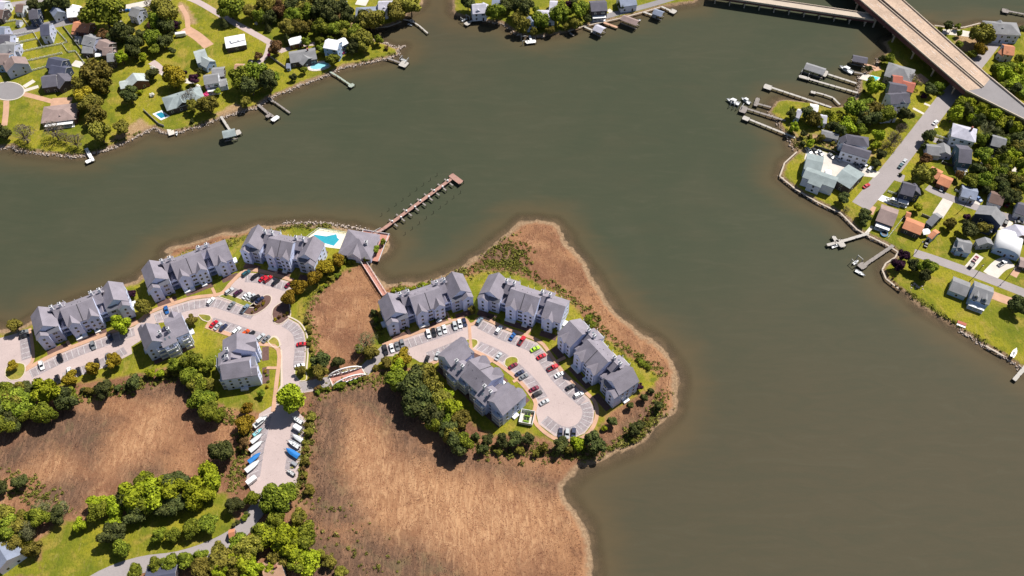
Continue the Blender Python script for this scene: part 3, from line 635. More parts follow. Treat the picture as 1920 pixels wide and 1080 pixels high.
def house(label, nick, r0, r1, w_, eave=3.0, rise=2.4, roof='grey', wall='white', hip=False, wings=(), chim=False, porch=False, name='house', cat='house', dormer=False):
    z = GZ + eave + rise + (.45 if name == 'house' else 0)
    a, b = P(*r0, z), P(*r1, z); c = (a+b)/2; d = b-a; ang = math.atan2(d.y, d.x); L = d.length
    if math.cos(ang) < -1e-6: ang += math.pi
    o = empty(name, (c.x, c.y, GZ), ang, label, cat)
    W, T = wm(wall), rm(roof); eave_up = .45 if name == 'house' else 0; eave += eave_up
    Lw = L + w_*.85 if hip else max(L-.8, 2)
    def one(M, Lw, w_, eave, rise, hip, small):
        if hip: wl, rf = hip_block(o, -Lw/2, Lw/2, -w_/2, w_/2, eave, rise, W, T, M)
        else: wl, rf = gable_block(o, -Lw/2, Lw/2, -w_/2, w_/2, eave, rise, 'x', W, T, M=M)
        ra = math.atan2(M[1][0], M[0][0])
        fl = [1.6] if eave < 4.5 else ([1.6, 4.4] if eave < 7.5 else [1.6, 4.4, 7.2])
        n = max(1, int(Lw // 3.6)) if not small else 1
        for zz in fl:
            for i in range(n):
                x = -Lw/2 + Lw*(i+.5)/n
                for y, rz in ((-w_/2, 0), (w_/2, math.pi)):
                    if zz == 1.6 and i == n//2 and y < 0 and not small:
                        p = M @ Vector((x, y, .05)); link('door', DOOR, wl, p, ra + rz); continue
                    p = M @ Vector((x, y, zz)); win(wl, p.x, p.y, zz, ra + rz, i % 2 == 1)
            if w_ > 5:
                for y in (-w_*.22, w_*.22):
                    for x, rz in ((-Lw/2, -math.pi/2), (Lw/2, math.pi/2)):
                        p = M @ Vector((x, y, zz)); win(wl, p.x, p.y, zz, ra + rz)
        return wl, rf
    W0, R0 = one(Matrix(), Lw, w_, eave, rise, hip, name != 'house')
    inv = Matrix.Rotation(-ang, 4, 'Z') @ Matrix.Translation((-c.x, -c.y, 0))
    for (q0, q1, ww, ev, ri) in wings:
        A, B = inv @ P(*q0, GZ+ev+ri), inv @ P(*q1, GZ+ev+ri); C = (A+B)/2; D = B-A
        M = Matrix.Translation((C.x, C.y, .013)) @ Matrix.Rotation(math.atan2(D.y, D.x), 4, 'Z')
        one(M, D.length, ww, ev, ri, False, True)
    if chim: link('chimney', CHS, R0, (Lw*.22, .7, eave + rise - .9))
    if porch:
        mb = MB().box(-Lw*.42, Lw*.42, -w_/2-2.6, -w_/2-.02, 2.55, 2.75)
        for x in np.linspace(-Lw*.4, Lw*.4, 4): mb.box(x-.1, x+.1, -w_/2-2.5, -w_/2-2.3, 0, 2.55)
        mb.box(-Lw*.42, Lw*.42, -w_/2-2.6, -w_/2-.02, .0, .25); mb.build('porch', M_WHITE, o)
    if dormer:
        for x in (-Lw*.25, Lw*.2):
            gable_block(o, x-1, x+1, -w_*.42, -w_*.05, eave+1.5, .9, 'y', W, T, z0=eave+.2, oh=.2, wall_name='dormer', roof_name='dormer_roof')
            win(o, x, -w_*.42, eave+1.1, 0)
    landmark(c, nick, max(L, w_)/2); return o
H = house
# north-west neighbourhood
H('white cross-gabled house with brick front at the far left top', 'the white cross-gabled house', (124,17),(150,15),9,3.0,2.8,'white','brick',wings=[((136,9),(139,21),8,3.1,2.4)])
H('narrow pale blue-grey house among the far top-left trees','the narrow blue-grey house',(101,11),(109,22),7,4,2.4,'bluegrey','white')
H('dark slate house with navy gabled front and white garage','the navy gabled house',(52,20),(71,18),9,5.4,3,'slate','navy',wings=[((60,17),(64,27),6,5,2.2)])
H('small far cottage with reddish-brown roof and white front','the reddish far cottage',(29,9),(45,10),8,3,2.2,'brown','white')
H('dark brown roofed house cut by the left picture edge','the dark brown edge house',(-8,18),(8,20),9,3.4,2.6,'brown','dark')
H('pale grey house in the top left picture corner','the corner grey house',(-10,3),(10,5),9,5,2.4,'lav','white')
H('small grey garden shed inside the white fenced yard','the fenced grey shed',(30,38),(38,39),4,2.2,1.4,'grey','white',name='garden_shed',cat='shed')
H('tall blue-grey house with dark solar roof on the corner lot','the solar-roofed corner house',(74,48),(93,46.5),11,5.6,3.2,'navy','lav')
H('brick ranch house with wide terracotta roof under the giant tree','the terracotta ranch house',(137,42),(170,46),9,3,2.6,'terra','brick',wings=[((150,38),(160,50),8,3.1,2.2)])
H('little shed with orange roof by the long fence','the little orange shed',(134,56),(144,57),4,2.2,1.3,'terra','taupe',name='garden_shed',cat='shed')
H('little grey shed below the orange shed','the little grey shed',(140,69),(149,69.5),4.5,2.3,1.4,'grey','white',name='garden_shed',cat='shed')
H('grey gabled house with pale front right of the long fence','the grey gabled house',(157,67),(181,73),9,4.6,2.6,'grey','lav',wings=[((168,64),(170,79),7,4.4,2.2)])
H('low grey outbuilding with white posts beside the fence','the low grey outbuilding',(154,88),(176,89),6.5,2.6,1.7,'grey','dark')
H('taupe-roofed house at the top of the row of three','the upper taupe house',(185,75),(206,83),8.5,4.4,2.4,'taupe','dark')
H('middle house of the taupe row with dark gable','the middle taupe house',(191,90),(212,90),7,4,2.4,'taupe','dark',wings=[((200,86),(206,96),6,4,2)])
H('lowest grey house of the row beside the bright green tree','the lowest row house',(199,102),(214,101),7.5,4.4,2.4,'grey','dark')
H('pale blue-grey house at the left edge above the dark roofs','the pale edge house',(-12,52),(10,52),9,5,2.8,'bluegrey','lav')
H('dark slate roofed house at left edge, first of the fenced row','the dark slate edge house',(-6,67),(20,67),10,5,3,'slate','lav')
H('large grey gabled house at left edge behind the white canopy','the large grey edge house',(-2,84),(28,84),11,5.2,3.2,'grey','lav',wings=[((10,78),(18,95),8,5,2.6)])
H('purple-grey house with blue wall at the left edge','the blue-walled edge house',(-8,103),(18,103),10,5.2,3,'taupe','blue')
H('taupe gabled house with grey-violet front near the turning circle','the taupe gabled house',(21,105),(28,119),12.5,5.2,3.6,'taupe','lav',wings=[((8,115),(24,111),7,5,2.4)])
H('dark navy-roofed double house with sunken blue dormer','the navy double house',(90,109),(118,115),9.5,4.6,2.8,'navy','navy',wings=[((95,123),(124,128),8,4.4,2.4)])
H('wide slate roofed brick house just above the turning circle','the slate brick house',(76,146),(106,142),10.5,3.8,3,'slate','dark',wings=[((108,138),(122,152),9.5,4,2.8)])
H('low hip-roofed taupe house with white porch posts near the shore','the taupe hip-roofed house',(96,207),(121,204),12.5,3.1,2.6,'taupe','brick',hip=True,porch=True,wings=[((108,205),(112,217),7,3,2)])
H('pale two-storey house with grey roof by the back street','the pale back-street house',(246,14),(263,19),9,5,2.4,'grey','lav')
H('brown shed with orange lean-to among the dark pines','the brown pine shed',(277,41),(289,44),5,2.4,1.5,'terra','dark',name='garden_shed',cat='shed')
H('open barn with broad white metal roof in the meadow','the white-roofed barn',(421,78),(460,71),10,3.4,1.1,'white','dark',wings=[((432,75),(457,69),3.2,4.6,.9)],name='barn',cat='barn')
H('pale teal barn-like house with grey lean-to in the meadow','the pale teal barn house',(363,101),(386,95),11,4.2,2.8,'pale','blue',wings=[((375,105),(393,115),7,3.8,2.4)])
H('dark grey garage behind the two-storey balcony house','the dark garage',(396,131),(420,129),8,2.8,2,'grey','dark')
H('two-storey pale teal house with white balcony rails','the balcony house',(380,144),(409,140),8,5.6,2.4,'grey','white',wings=[((392,157),(424,151),6,3.0,1.2)],porch=True)
H('pale grey gabled brick house left of the drive','the pale gabled brick house',(249,137),(258,152),11,3.4,2.8,'pale','brick',wings=[((224,156),(246,151),6.5,3,1.6)])
H('pale teal brick house above the small white-edged pool','the teal pool house',(322,183),(360,171),11,3.2,3,'teal','dark',hip=True,wings=[((334,176),(342,192),9,3.3,2.7)])
H('little tan-roofed shed left of the gravel yard','the tan shed',(439,122),(457,122.5),5.5,2.4,1.5,'tan','brick',name='garden_shed',cat='shed')
H('broad grey-roofed house with blue sun room above the oval pool','the oval-pool house',(541,102),(592,94),10,3.2,2.4,'grey','dark',wings=[((562,98),(578,110),9,3.2,2.2)],chim=True)
H('tiny blue shed beside the oval-pool house lawn','the tiny blue shed',(536,120),(545,120),4,2.2,1.4,'bluegrey','blue',name='garden_shed',cat='shed')
H('long low garage with bright white roof by the lane','the white-roofed garage',(540,76),(566,70),6,2.8,1.3,'white','brick')
H('tall pale blue house with white roof near the river spit','the tall pale blue house',(609,76),(637,81),8,8,2,'white','blue',wings=[((632,79),(647,72),6,6,1.6)])
H('blue-roofed house at the far top edge beyond the creek','the far blue-roofed house',(626,2),(646,5),9,4,2.4,'bluegrey','white')
H('hip-roofed blue house half hidden behind creek-mouth trees','the creek-mouth blue house',(680,17),(698,16),10,3.6,2.8,'bluegrey','blue',hip=True)
H('white house with pale gables above the creek-mouth trees','the creek-mouth white house',(708,5),(736,4),10,5.5,2.6,'lav','white',wings=[((716,3),(720,14),7,5.3,2.2)])
# northern point
H('pale lavender multi-gabled house on the northern point lawn','the lavender point house',(884,10),(912,8),9.5,5,2.8,'lav','white',wings=[((893,7),(896,19),7,4.8,2.4),((906,5),(908,15),6,4.8,2)])
H('blue-roofed house at the far top edge behind the point','the far point house',(922,0),(944,1),9,4,2.2,'bluegrey','white')
H('narrow pale blue house squeezed between waterside trees','the narrow waterside house',(991,30),(999,41),6,4.6,2.2,'bluegrey','blue')
H('pale lavender hip-roofed house behind the point trees','the lavender hip house',(1019,22),(1028,22),9,3.6,2.6,'lav','white',hip=True)
H('pale roofed house at top edge above the lavender hip house','the pale top-edge house',(1030,4),(1046,5),9,3.6,2.2,'lav','white')
H('dark house with white two-level porch on the waterfront street','the white-porched dark house',(1106,6),(1138,4),10,5.5,2.4,'slate','dark',porch=True)
H('blue-roofed house on the waterfront street at the top edge','the waterfront blue house',(1160,-2),(1192,-6),10,4,2.2,'bluegrey','white')
# eastern neighbourhood
H('broad grey-green hip-roofed house beside the highway bridge','the grey-green hip house',(1684,126),(1698,130),12,4.6,3.4,'grey','taupe',hip=True,wings=[((1698,136),(1714,142),9,4,2.4)])
H('red-roofed house with grey panels behind the slate houses','the red-roofed house',(1674,143),(1694,145),9,4.6,2.4,'red','taupe',wings=[((1694,153),(1716,159),9,4.2,2.2)])
H('teal-walled house with long slate roof, middle of the waterfront three','the teal slate house',(1668,157),(1702,163),10,5.6,2.8,'slate','teal')
H('large slate-roofed house with pointed gables and white side wall','the large slate house',(1668,178),(1706,175),8.5,7,3,'slate','white',wings=[((1690,172),(1694,190),7,6,2.8),((1676,176),(1682,188),6,6,2.4)])
H('slate roof half hidden under trees below the large slate house','the hidden slate house',(1652,205),(1682,203),8,4,2.4,'slate','lav')
H('white cottage under the shoreline trees by the long piers','the white pier cottage',(1494,206),(1505,210),7,3.4,2,'lav','blue')
H('white-roofed boathouse cottage behind the white pier cottage','the white boathouse cottage',(1519,198),(1536,201),7,3.2,1.8,'white','white')
H('small white-roofed house among the trees beside the long shed','the small white tree house',(1537,217),(1552,219),7,3.2,1.8,'lav','white')
H('long low grey-roofed shed in the scrubby yard','the long grey shed',(1540,246),(1574,253),5,2.4,1.2,'grey','grey')
H('white dormered house with dark hip roof behind the black-roofed hall','the white dormered house',(1600,256),(1620,259),6.5,7,2.4,'slate','white',hip=True,wings=[((1585,254),(1588,264),5,6,2),((1593,257),(1596,266),5,6,2)])
H('long white hall with black roof beside the dark fence','the black-roofed hall',(1580,271),(1634,287),6,6.2,1.7,'slate','white')
H('north wing of the grey-roofed waterfront flats','the north flats',(1511,298),(1544,306),12,5.4,1.5,'teal','blue',name='apartment_house',cat='building')
H('south-west wing of the waterfront flats with white front','the south-west flats',(1509,319),(1570,340),8,6.0,1.4,'teal','white',name='apartment_house',cat='building',wings=[((1522,328),(1545,337),10,5.6,1.3)])
H('south-east block of the waterfront flats with dark walls','the south-east flats',(1578,318),(1610,337),14,5.4,1.6,'teal','dark',name='apartment_house',cat='building')
H('small white arched canopy in the flats courtyard','the courtyard canopy',(1547,322),(1560,324),5,2.4,.9,'white','grey',name='garden_shed',cat='shed')
H('white square house with pale hip roof against the woods','the white hip-roofed house',(1806,240),(1818,243),10,6,3,'lav','white',hip=True,chim=True,wings=[((1783,248),(1797,250),6,3,1.2)])
H('dark navy house with pale grey roof deep in the woods','the navy woodland house',(1861,256),(1889,263),8.5,5.8,2.4,'grey','navy')
H('bungalow with half grey, half terracotta roof near the avenue','the two-toned bungalow',(1738,274),(1766,277),8,3,2.2,'grey','lav',wings=[((1769,268),(1773,285),8,3.2,2.4)])
H('big slate-roofed house with teal front and dark porch','the teal-fronted house',(1798,279),(1824,282),13,6,3.4,'slate','teal',porch=True)
H('terracotta zigzag-roofed ranch house behind the giant dark tree','the terracotta zigzag house',(1744,315),(1766,326),7,3,1.6,'terra','brick',wings=[((1763,331),(1785,340),7.5,3,1.6)])
H('navy two-storey house with white porch beside the parked boat','the navy porch house',(1693,343),(1719,350),9,6,3.2,'slate','navy',wings=[((1715,344),(1717,357),6.5,6,2.6)],porch=True)
H('wide taupe-roofed house at the end of the avenue','the taupe avenue house',(1650,391),(1684,403),12,3.4,2.8,'taupe','dark',porch=True)
H('long bungalow with plain terracotta roof above the open lawn','the terracotta bungalow',(1697,413),(1733,427),8,3,1.6,'terra','dark')
H('small terracotta shed behind the terracotta bungalow','the terracotta shed',(1699,399),(1709,402),4,2.2,1.2,'terra','dark',name='garden_shed',cat='shed')
H('navy garage with grey gable roof at the concrete drive','the navy garage',(1750,400),(1763,409),9.5,3.4,3,'grey','navy')
H('tiny orange-roofed cottage with blue front','the orange-roofed cottage',(1748,432),(1758,439),6.5,2.8,1.6,'terra','blue')
H('low blue-grey bungalow on the side street','the blue-grey bungalow',(1804,353),(1835,361),8,3,1.8,'bluegrey','lav')
H('white cottage with dark brown roof at the woods edge','the brown-roofed cottage',(1858,362),(1885,370),8.5,3.2,2.2,'brown','white')
H('slate roofed house at the right picture edge above the street','the right-edge slate house',(1908,382),(1934,390),8.5,3.4,2.4,'slate','white')
H('large navy barn-like house with light grey roof','the large navy house',(1868,387),(1858,404),13,6,3.6,'grey','navy',wings=[((1856,415),(1852,428),5,3,1.6)])
H('small pale blue cottage with grey roof on the shore street','the pale blue cottage',(1796,452),(1824,458),8,3.2,2.4,'grey','blue',wings=[((1807,452),(1802,464),6,3.2,2.2)])
H('weathered grey shed behind the pale blue cottage','the weathered grey shed',(1846,444),(1852,456),7.5,3,2,'grey','grey')
H('pale-roofed house with solar panels and brick wall at right','the solar-panel house',(1902,420),(1917,442),12,3.6,2.6,'lav','brick')
H('dark carport at the right picture edge','the dark carport',(1912,488),(1935,494),6,2.4,1,'taupe','dark',name='carport',cat='carport')
H('long grey-roofed shoreline house with pale dormer and white-edged porch','the shoreline house',(1826,536),(1864,550),11,4.4,2.8,'grey','blue',porch=True,dormer=True,wings=[((1787,527),(1818,539),9,3.2,2.0)])
H('rambling blue-grey house on the cove beyond the bridge','the cove house',(1866,44),(1898,46),11,6,3,'grey','lav',hip=True,wings=[((1876,38),(1880,52),7,6,2.6)])
H('half terracotta, half slate house on the cove street','the cove-street house',(1882,86),(1904,89),9,4.8,2.4,'terra','lav',wings=[((1881,90),(1890,97),6,4.4,2)])
# south
H('grey-blue roofed house in the bottom left corner','the bottom corner house',(-6,1020),(14,1052),10,4,2.6,'bluegrey','white')
H('beige-roofed house at the bottom edge with a brick chimney','the bottom-edge house',(492,1078),(530,1062),11,4,3,'tan','white',chim=True)
H('little gatehouse with bright orange roof on the entrance drive','the orange gatehouse',(427,1000),(441,997),3.4,2.4,1.3,'terra','brick',name='gatehouse',cat='gatehouse')
H('long dark roof peeking from the bottom hedge','the dark bottom roof',(270,1084),(330,1074),8,3,2,'navy','dark')
# half-cylinder hall
def barrel():
    a, b = P(1893,462,GZ+6), P(1898,440,GZ+6); c = (a+b)/2; d = b-a; L = 13
    o = empty('arched_hall', (c.x, c.y, GZ), math.atan2(d.y, d.x), 'blue-fronted hall with white barrel roof on the shore street', 'building')
    n = 14; hw = 6.2
    arc = [(hw*math.cos(math.pi*i/n), 2.6 + 3.6*math.sin(math.pi*i/n)) for i in range(n+1)]
    MB().prism([(hw-.1, 0)] + [(u*.97, z-.1) for u, z in arc] + [(-hw+.1, 0)], -L/2+.2, L/2-.2).build('wall', wm('blue'), o)
    MB().prism([(u*1.03, z) for u, z in arc] + [(u*.99, z-.15) for u, z in reversed(arc)], -L/2, L/2).build('barrel_roof', M_WHITE, o, True)
    link('door', DOOR, o, (-L/2+.2, 0, .05), -math.pi/2)
    for y in (-3, 3): win(o, -L/2+.2, y, 2.4, -math.pi/2, True)
    landmark(c, 'the barrel-roofed hall', 7)
barrel()
# clubhouse by the pool
def clubhouse():
    c = P(673, 455, GZ+5); o = empty('clubhouse', (c.x, c.y, GZ), R(-12), 'hip-roofed grey clubhouse between the pool and the long pier', 'building')
    hip_block(o, -8, 8, -7.5, 7.5, 3.6, 4.6, M_SIDING2, M_ROOF)
    gable_block(o, -3.4, 3.4, -8.6, 2, 3.65, 3.2, 'y', M_SIDING, M_ROOF, wall_name='entrance_bay')
    for x in (-6, -4.6, 4.6, 6): win(o, x, -7.5, 1.8, 0); win(o, x, 7.5, 1.8, math.pi)
    for y in (-5, -2, 1, 4): win(o, 8, y, 1.8, math.pi/2, True); win(o, -8, y, 1.8, -math.pi/2, True)
    link('door', DOOR, o, (0, -8.6, .05), 0); link('chimney', CHIM, o, (4.4, -1.0, 5.2))
    for (x0, x1, y0, y1) in ((-2, 12, 7.6, 11.5), (8.1, 11.5, -6, 7.55)):
        MB().box(x0, x1, y0, y1, .05, .35).build('deck', M_BRICKP, o)
    MB().box(-2, 12, 11.38, 11.5, .35, 1.3).box(11.38, 11.5, -6, 11.37, .35, 1.3).box(-2, -1.88, 8, 11.37, .35, 1.3).build('railing', M_WHITE, o)
    landmark(c, 'the clubhouse', 9)
clubhouse()
# ------------------------------------------------------------------ bridges
M_DECK = mat('concrete_deck', (.42,.31,.235), .9, .26, .10, 1.2)
M_GIRD = mat('rust_girder', (.12,.05,.05), .8, .3, .4)
M_BARR = mat('barrier_concrete', (.50,.42,.34), .9, .15, .4)
BZ = 10.5
def highway():
    o = empty('highway_bridge', P(1735, 90), 0, 'twin-deck concrete highway bridge with rusty girders at the top right', 'bridge'); base = Vector(o.location)
    def ext(a, b, k): a, b = P(*a, BZ), P(*b, BZ); return a + (a-b)*k, b
    l0, l1 = ext((1612,0),(1811,171),.5); m0, m1 = ext((1647,0),(1841,165),.5)
    n0, n1 = ext((1655,0),(1844,163),.5); r0, r1 = ext((1692,0),(1857,147),.5)
    for (a, b, c, d) in ((l0, l1, m1, m0), (n0, n1, r1, r0)):
        q = polyface([p - base for p in (a, b, c, d)], BZ-.35-base.z, BZ-base.z, 'deck', [M_DECK, M_BARR], o, 1)
        for (s, e, sg) in ((a, b, 1), (d, c, -1)):
            MB().bar(s - base + Vector((0,0,.75)), e - base + Vector((0,0,.75)), .4, .76).build('barrier', M_BARR, o)
            off = ((d - a).normalized() * sg) * -.02
            MB().bar(s + off - base - Vector((0,0,.2)), e + off - base - Vector((0,0,.2)), .62, 2.6).build('girder', M_GIRD, o)
        for k in (.35, .65):
            MB().bar(a.lerp(d, k) - base - Vector((0,0,.62)), b.lerp(c, k) - base - Vector((0,0,.62)), .6, 1.9).build('girder', M_GIRD, o)
        L = (b-a).length; n = int(L // 16)
        for i in range(n):
            t = (i + .5) / n; pa, pd = a.lerp(b, t) - base, d.lerp(c, t) - base
            z = BZ - 2.84 - base.z
            MB().bar(pa.lerp(pd, .05) + Vector((0,0,z-pa.z)), pa.lerp(pd, .95) + Vector((0,0,z-pa.z)), 1.3, 1.2).build('pier_cap', M_BARR, o)
            for k in (.2, .8):
                q = pa.lerp(pd, k); MB().cyl((q.x, q.y), .55, -4-base.z, z-1.2, 10).build('pier_column', M_BARR, o)
        for k in (.33, .67):
            a2, d2 = a.lerp(d, k), b.lerp(c, k); Ld = (d2-a2).length; nn = int(Ld // 12)
            mb = MB()
            for i in range(nn):
                s = a2.lerp(d2, i/nn) - base; e = a2.lerp(d2, (i+.3)/nn) - base
                mb.bar(s + Vector((0,0,.012)), e + Vector((0,0,.012)), .16, .008)
            mb.build('lane_dashes', M_PAINT, o)
    pts = [P(1811,171,BZ), P(1841,165,BZ), P(1844,163,BZ), P(1857,147,BZ), P(1925,203,BZ), P(2080,332,BZ), P(2075,356,BZ), P(1922,226,BZ)]
    emb = polyface([p for p in pts], .2, BZ-.02, 'highway_embankment', [M_ASPH3, mat('bank_earth', (.13,.10,.05), .95, .35, .4)], None, 1); struct(emb)
    for a, b in ((pts[3], pts[4]), (pts[4], pts[5]), (pts[0], pts[7]), (pts[7], pts[6])):
        MB().bar(a + Vector((0,0,.9)), b + Vector((0,0,.9)), .5, .93).build('barrier', M_BARR, emb)
    landmark(P(1735,90), 'the highway bridge', 8); landmark(P(1880,190), 'the highway ramp', 10)
highway()
def trestle():
    z = 5.5; a, b = P(1330,-13,z), P(1640,33,z); d = (b-a).normalized(); n = Vector((-d.y, d.x, 0))
    c = P(1500, 12, 0); o = empty('trestle_bridge', c, 0, 'low pale trestle bridge crossing the river at the top edge', 'bridge'); base = Vector(o.location)
    MB().bar(a-base, b-base, 6.0, .5).build('deck', mat('pale_deck', (.44,.37,.30), .9, .15, .3), o)
    for s in (-1, 1):
        MB().bar(a+n*s*2.85-base+Vector((0,0,.7)), b+n*s*2.85-base+Vector((0,0,.7)), .3, .7).build('parapet', M_BARR, o)
        MB().bar(a+n*s*2.7-base-Vector((0,0,.52)), b+n*s*2.7-base-Vector((0,0,.52)), .5, 1.3).build('girder', M_GIRD, o)
    L = (b-a).length; k = int(L // 9)
    for i in range(k):
        p = a.lerp(b, (i+.5)/k) - base
        MB().bar(p+n*2.9+Vector((0,0,-1.84)), p-n*2.9+Vector((0,0,-1.84)), .9, .8).build('pier_cap', M_BARR, o)
        for s in (-2.2, 0, 2.2):
            q = p + n*s; MB().cyl((q.x, q.y), .35, -z-3, p.z-2.6, 8).build('pile', M_BARR, o)
    landmark(c, 'the trestle bridge', 5)
trestle()
def rail_line(mb, a, b, h=1.0, step=2.4, wd=.1):
    n = max(1, int((b-a).length // step))
    mb.bar(a+Vector((0,0,h)), b+Vector((0,0,h)), wd, .12); mb.bar(a+Vector((0,0,h*.55)), b+Vector((0,0,h*.55)), wd*.6, .08)
    for i in range(n+1):
        p = a.lerp(b, i/n); mb.box(p.x-wd*.7, p.x+wd*.7, p.y-wd*.7, p.y+wd*.7, p.z, p.z+h-.12)
def truss_bridge():
    o = empty('truss_bridge', P(651, 705), 0, 'short road bridge with red-brown deck and white arched trusses', 'bridge'); base = Vector(o.location)
    a, b, c, d = (P(*q, 1.9) - base for q in ((616.5,705.5),(678,689),(686,703),(624.5,724)))
    polyface([a, b, c, d], -.9, .35, 'deck', [M_BRICKP, M_CONC], o, 1)
    for s, e in ((a, b), (d, c)):
        s = s.copy(); e = e.copy(); s.z = e.z = .35
        mb = MB(); n = 8; top = []
        for i in range(n+1):
            t = i/n; p = s.lerp(e, t); h = .7 + 2.9*(1-(2*t-1)**2)**.7; top.append(p + Vector((0,0,h)))
        mb.bar(s+Vector((0,0,.4)), e+Vector((0,0,.4)), .4, .4)
        def strut(p, q, r=.13):
            M = (q-p).to_track_quat('Z','Y').to_matrix().to_4x4(); M.translation = p; mb.box(-r, r, -r, r, 0, (q-p).length, M=M)
        for i in range(n):
            strut(top[i], top[i+1], .22); p = s.lerp(e, i/n)+Vector((0,0,.4)); q = s.lerp(e, (i+1)/n)+Vector((0,0,.4))
            strut(p, top[i]); strut(p if i % 2 else q, top[i+1] if i % 2 else top[i], .12)
        strut(e+Vector((0,0,.4)), top[n]); mb.build('truss', M_WHITE, o)
    for s, e in ((a, d), (b, c)): MB().bar(Vector((s.x,s.y,.42)), Vector((e.x,e.y,.42)), .5, 1.2).build('abutment', M_CONC, o)
    landmark(P(651,705), 'the white truss bridge', 10)
truss_bridge()
def footbridge():
    z = 2.3; a, b = P(677,484,z), P(721,553,z); o = empty('footbridge', (a+b)/2 - Vector((0,0,z)), 0, 'long red-brown footbridge with white railings over the marsh inlet', 'footbridge'); base = Vector(o.location)
    d = (b-a).normalized(); n = Vector((-d.y, d.x, 0)); A, B = a-base, b-base
    MB().bar(A, B, 2.4, .3).build('deck', M_BRICKP, o)
    for s in (-1, 1):
        mb = MB(); rail_line(mb, A+n*s*1.15, B+n*s*1.15, 1.1); mb.build('railing', M_WHITE, o)
    k = 7
    for i in range(k+1):
        p = A.lerp(B, i/k)
        for s in (-1, 1): q = p+n*s*.95; MB().cyl((q.x,q.y), .16, -2.5, z-.31, 6).build('pile', M_PILE, o)
    landmark((a+b)/2, 'the footbridge', 4)
footbridge()
# ------------------------------------------------------------------ piers and docks
def dock(label, pts, wd=1.8, m=None, z=1.5, heads=(), roof=None, group=None, lifts=(), rail=False, nick=None, step=3.2):
    P0 = [P(a, b, z) for a, b in pts]; base = sum(P0, Vector())/len(P0); base.z = 0
    o = empty('dock', base, 0, label, 'dock', 'docks and piers along the river'); m = m or M_WOOD; wd *= .74
    heads = [(h[0], h[1], h[2]*.8, h[3]*.8, *h[4:]) for h in heads]; roof = (roof[0], roof[1], roof[2]*.78, roof[3]*.8, *roof[4:]) if roof else None
    W = [p-base for p in P0]
    for i in range(len(W)-1):
        a, b = W[i], W[i+1]; d = (b-a).normalized(); n = Vector((-d.y, d.x, 0))
        dz = Vector((0,0,.004*(i % 2)))
        MB().bar(a-d*(.3 if i else 0)+dz, b+d*.3+dz, wd, .22).build('walkway', m, o)
        k = max(1, int((b-a).length // step))
        for j in range(k+1):
            p = a.lerp(b, j/k)
            for s in (-1, 1):
                q = p+n*s*(wd/2+.02); MB().cyl((q.x,q.y), .16, -3, z+(.5 if (j+s) % 3 == 0 else .1), 6).build('pile', M_PILE, o)
        if rail:
            for s in (-1, 1):
                mb = MB(); rail_line(mb, a+n*s*(wd/2-.1), b+n*s*(wd/2-.1)); mb.build('railing', M_WHITE, o)
    d = (W[-1]-W[-2]).normalized(); ang = math.atan2(d.y, d.x)
    for h in heads:                                # (px,py,len,wid,[material])
        c = P(h[0], h[1], z)-base; Mx = Matrix.Translation((c.x, c.y, 0)) @ Matrix.Rotation(ang, 4, 'Z')
        L, Wd = h[2]/2, h[3]/2
        MB().box(-L, L, -Wd, Wd, z-.2, z+.02, M=Mx).build('platform', h[4] if len(h) > 4 else m, o)
        for x in (-L+.1, L-.1):
            for y in (-Wd+.1, Wd-.1): MB().cyl((x, y), .17, -3, z+.6, 6, M=Mx).build('pile', M_PILE, o)
    if roof:                                       # (px,py,len,wid,kind)
        c = P(roof[0], roof[1], z+3.6)-base; Mx = Matrix.Translation((c.x, c.y, 0)) @ Matrix.Rotation(ang + (roof[5] if len(roof) > 5 else 0), 4, 'Z')
        L, Wd = roof[2]/2, roof[3]/2; zz = z+2.6; sec = [(-Wd-.4, zz), (0, zz+1.5), (Wd+.4, zz), (Wd+.4, zz+.2), (0, zz+1.7), (-Wd-.4, zz+.2)]
        MB().prism(sec, -L, L, 'x', 0, 1, M=Mx).build('boathouse_roof', [rm(roof[4]), M_WOOD], o)
        for x in (-L+.3, 0, L-.3):
            for y in (-Wd, Wd): MB().cyl((x, y), .17, -3, zz+.15, 6, M=Mx).build('boathouse_post', M_PILE, o)
        mb = MB(); mb.box(-L, L, Wd-.9, Wd-.1, z-.2, z, M=Mx).box(-L, L, -Wd+.1, -Wd+.9, z-.2, z, M=Mx).build('boathouse_walk', M_WOOD, o)
    for lx, ly in lifts:
        c = P(lx, ly, z)-base; Mx = Matrix.Translation((c.x, c.y, 0)) @ Matrix.Rotation(ang, 4, 'Z')
        mb = MB()
        for x in (-2.2, 2.2):
            for y in (-1.5, 1.5): mb.cyl((x, y), .17, -3, z+1.8, 6, M=Mx)
            mb.box(x-.1, x+.1, -1.4, 1.4, z+1.5, z+1.7, M=Mx)
        mb.build('boat_lift', mat('lift_grey', (.40,.40,.40), .6, .2), o)
    landmark(base, nick or 'the dock', 3); return o
D = dock
D('bright white dock below the taupe hip-roofed house', [(161,278),(174,301)], 2.6, mat('white_decking', (.72,.72,.72), .7, .06), 1.5, [(166,302,3,4)], nick='the bright white dock')
D('small concrete ramp dock beside a rowing boat', [(318,240),(322,252)], 4.5, M_CONC, 1.2, nick='the concrete ramp dock')
D('dock with grey-green boathouse roof below the teal pool house', [(414,218),(433,247)], 1.9, M_WOODW, 1.7, [(446,248,5,4,M_WOODW)], (429,248,9,6.5,'teal',R(75)), nick='the green boathouse dock')
D('dock ending in a bright white float below the big shore trees', [(484,196),(500,210),(513,219)], 2.2, M_WOOD, 1.6, [(503,217,3,3.5),(516,222,3.6,6,mat('white_decking', (.72,.72,.72)))], nick='the white float dock')
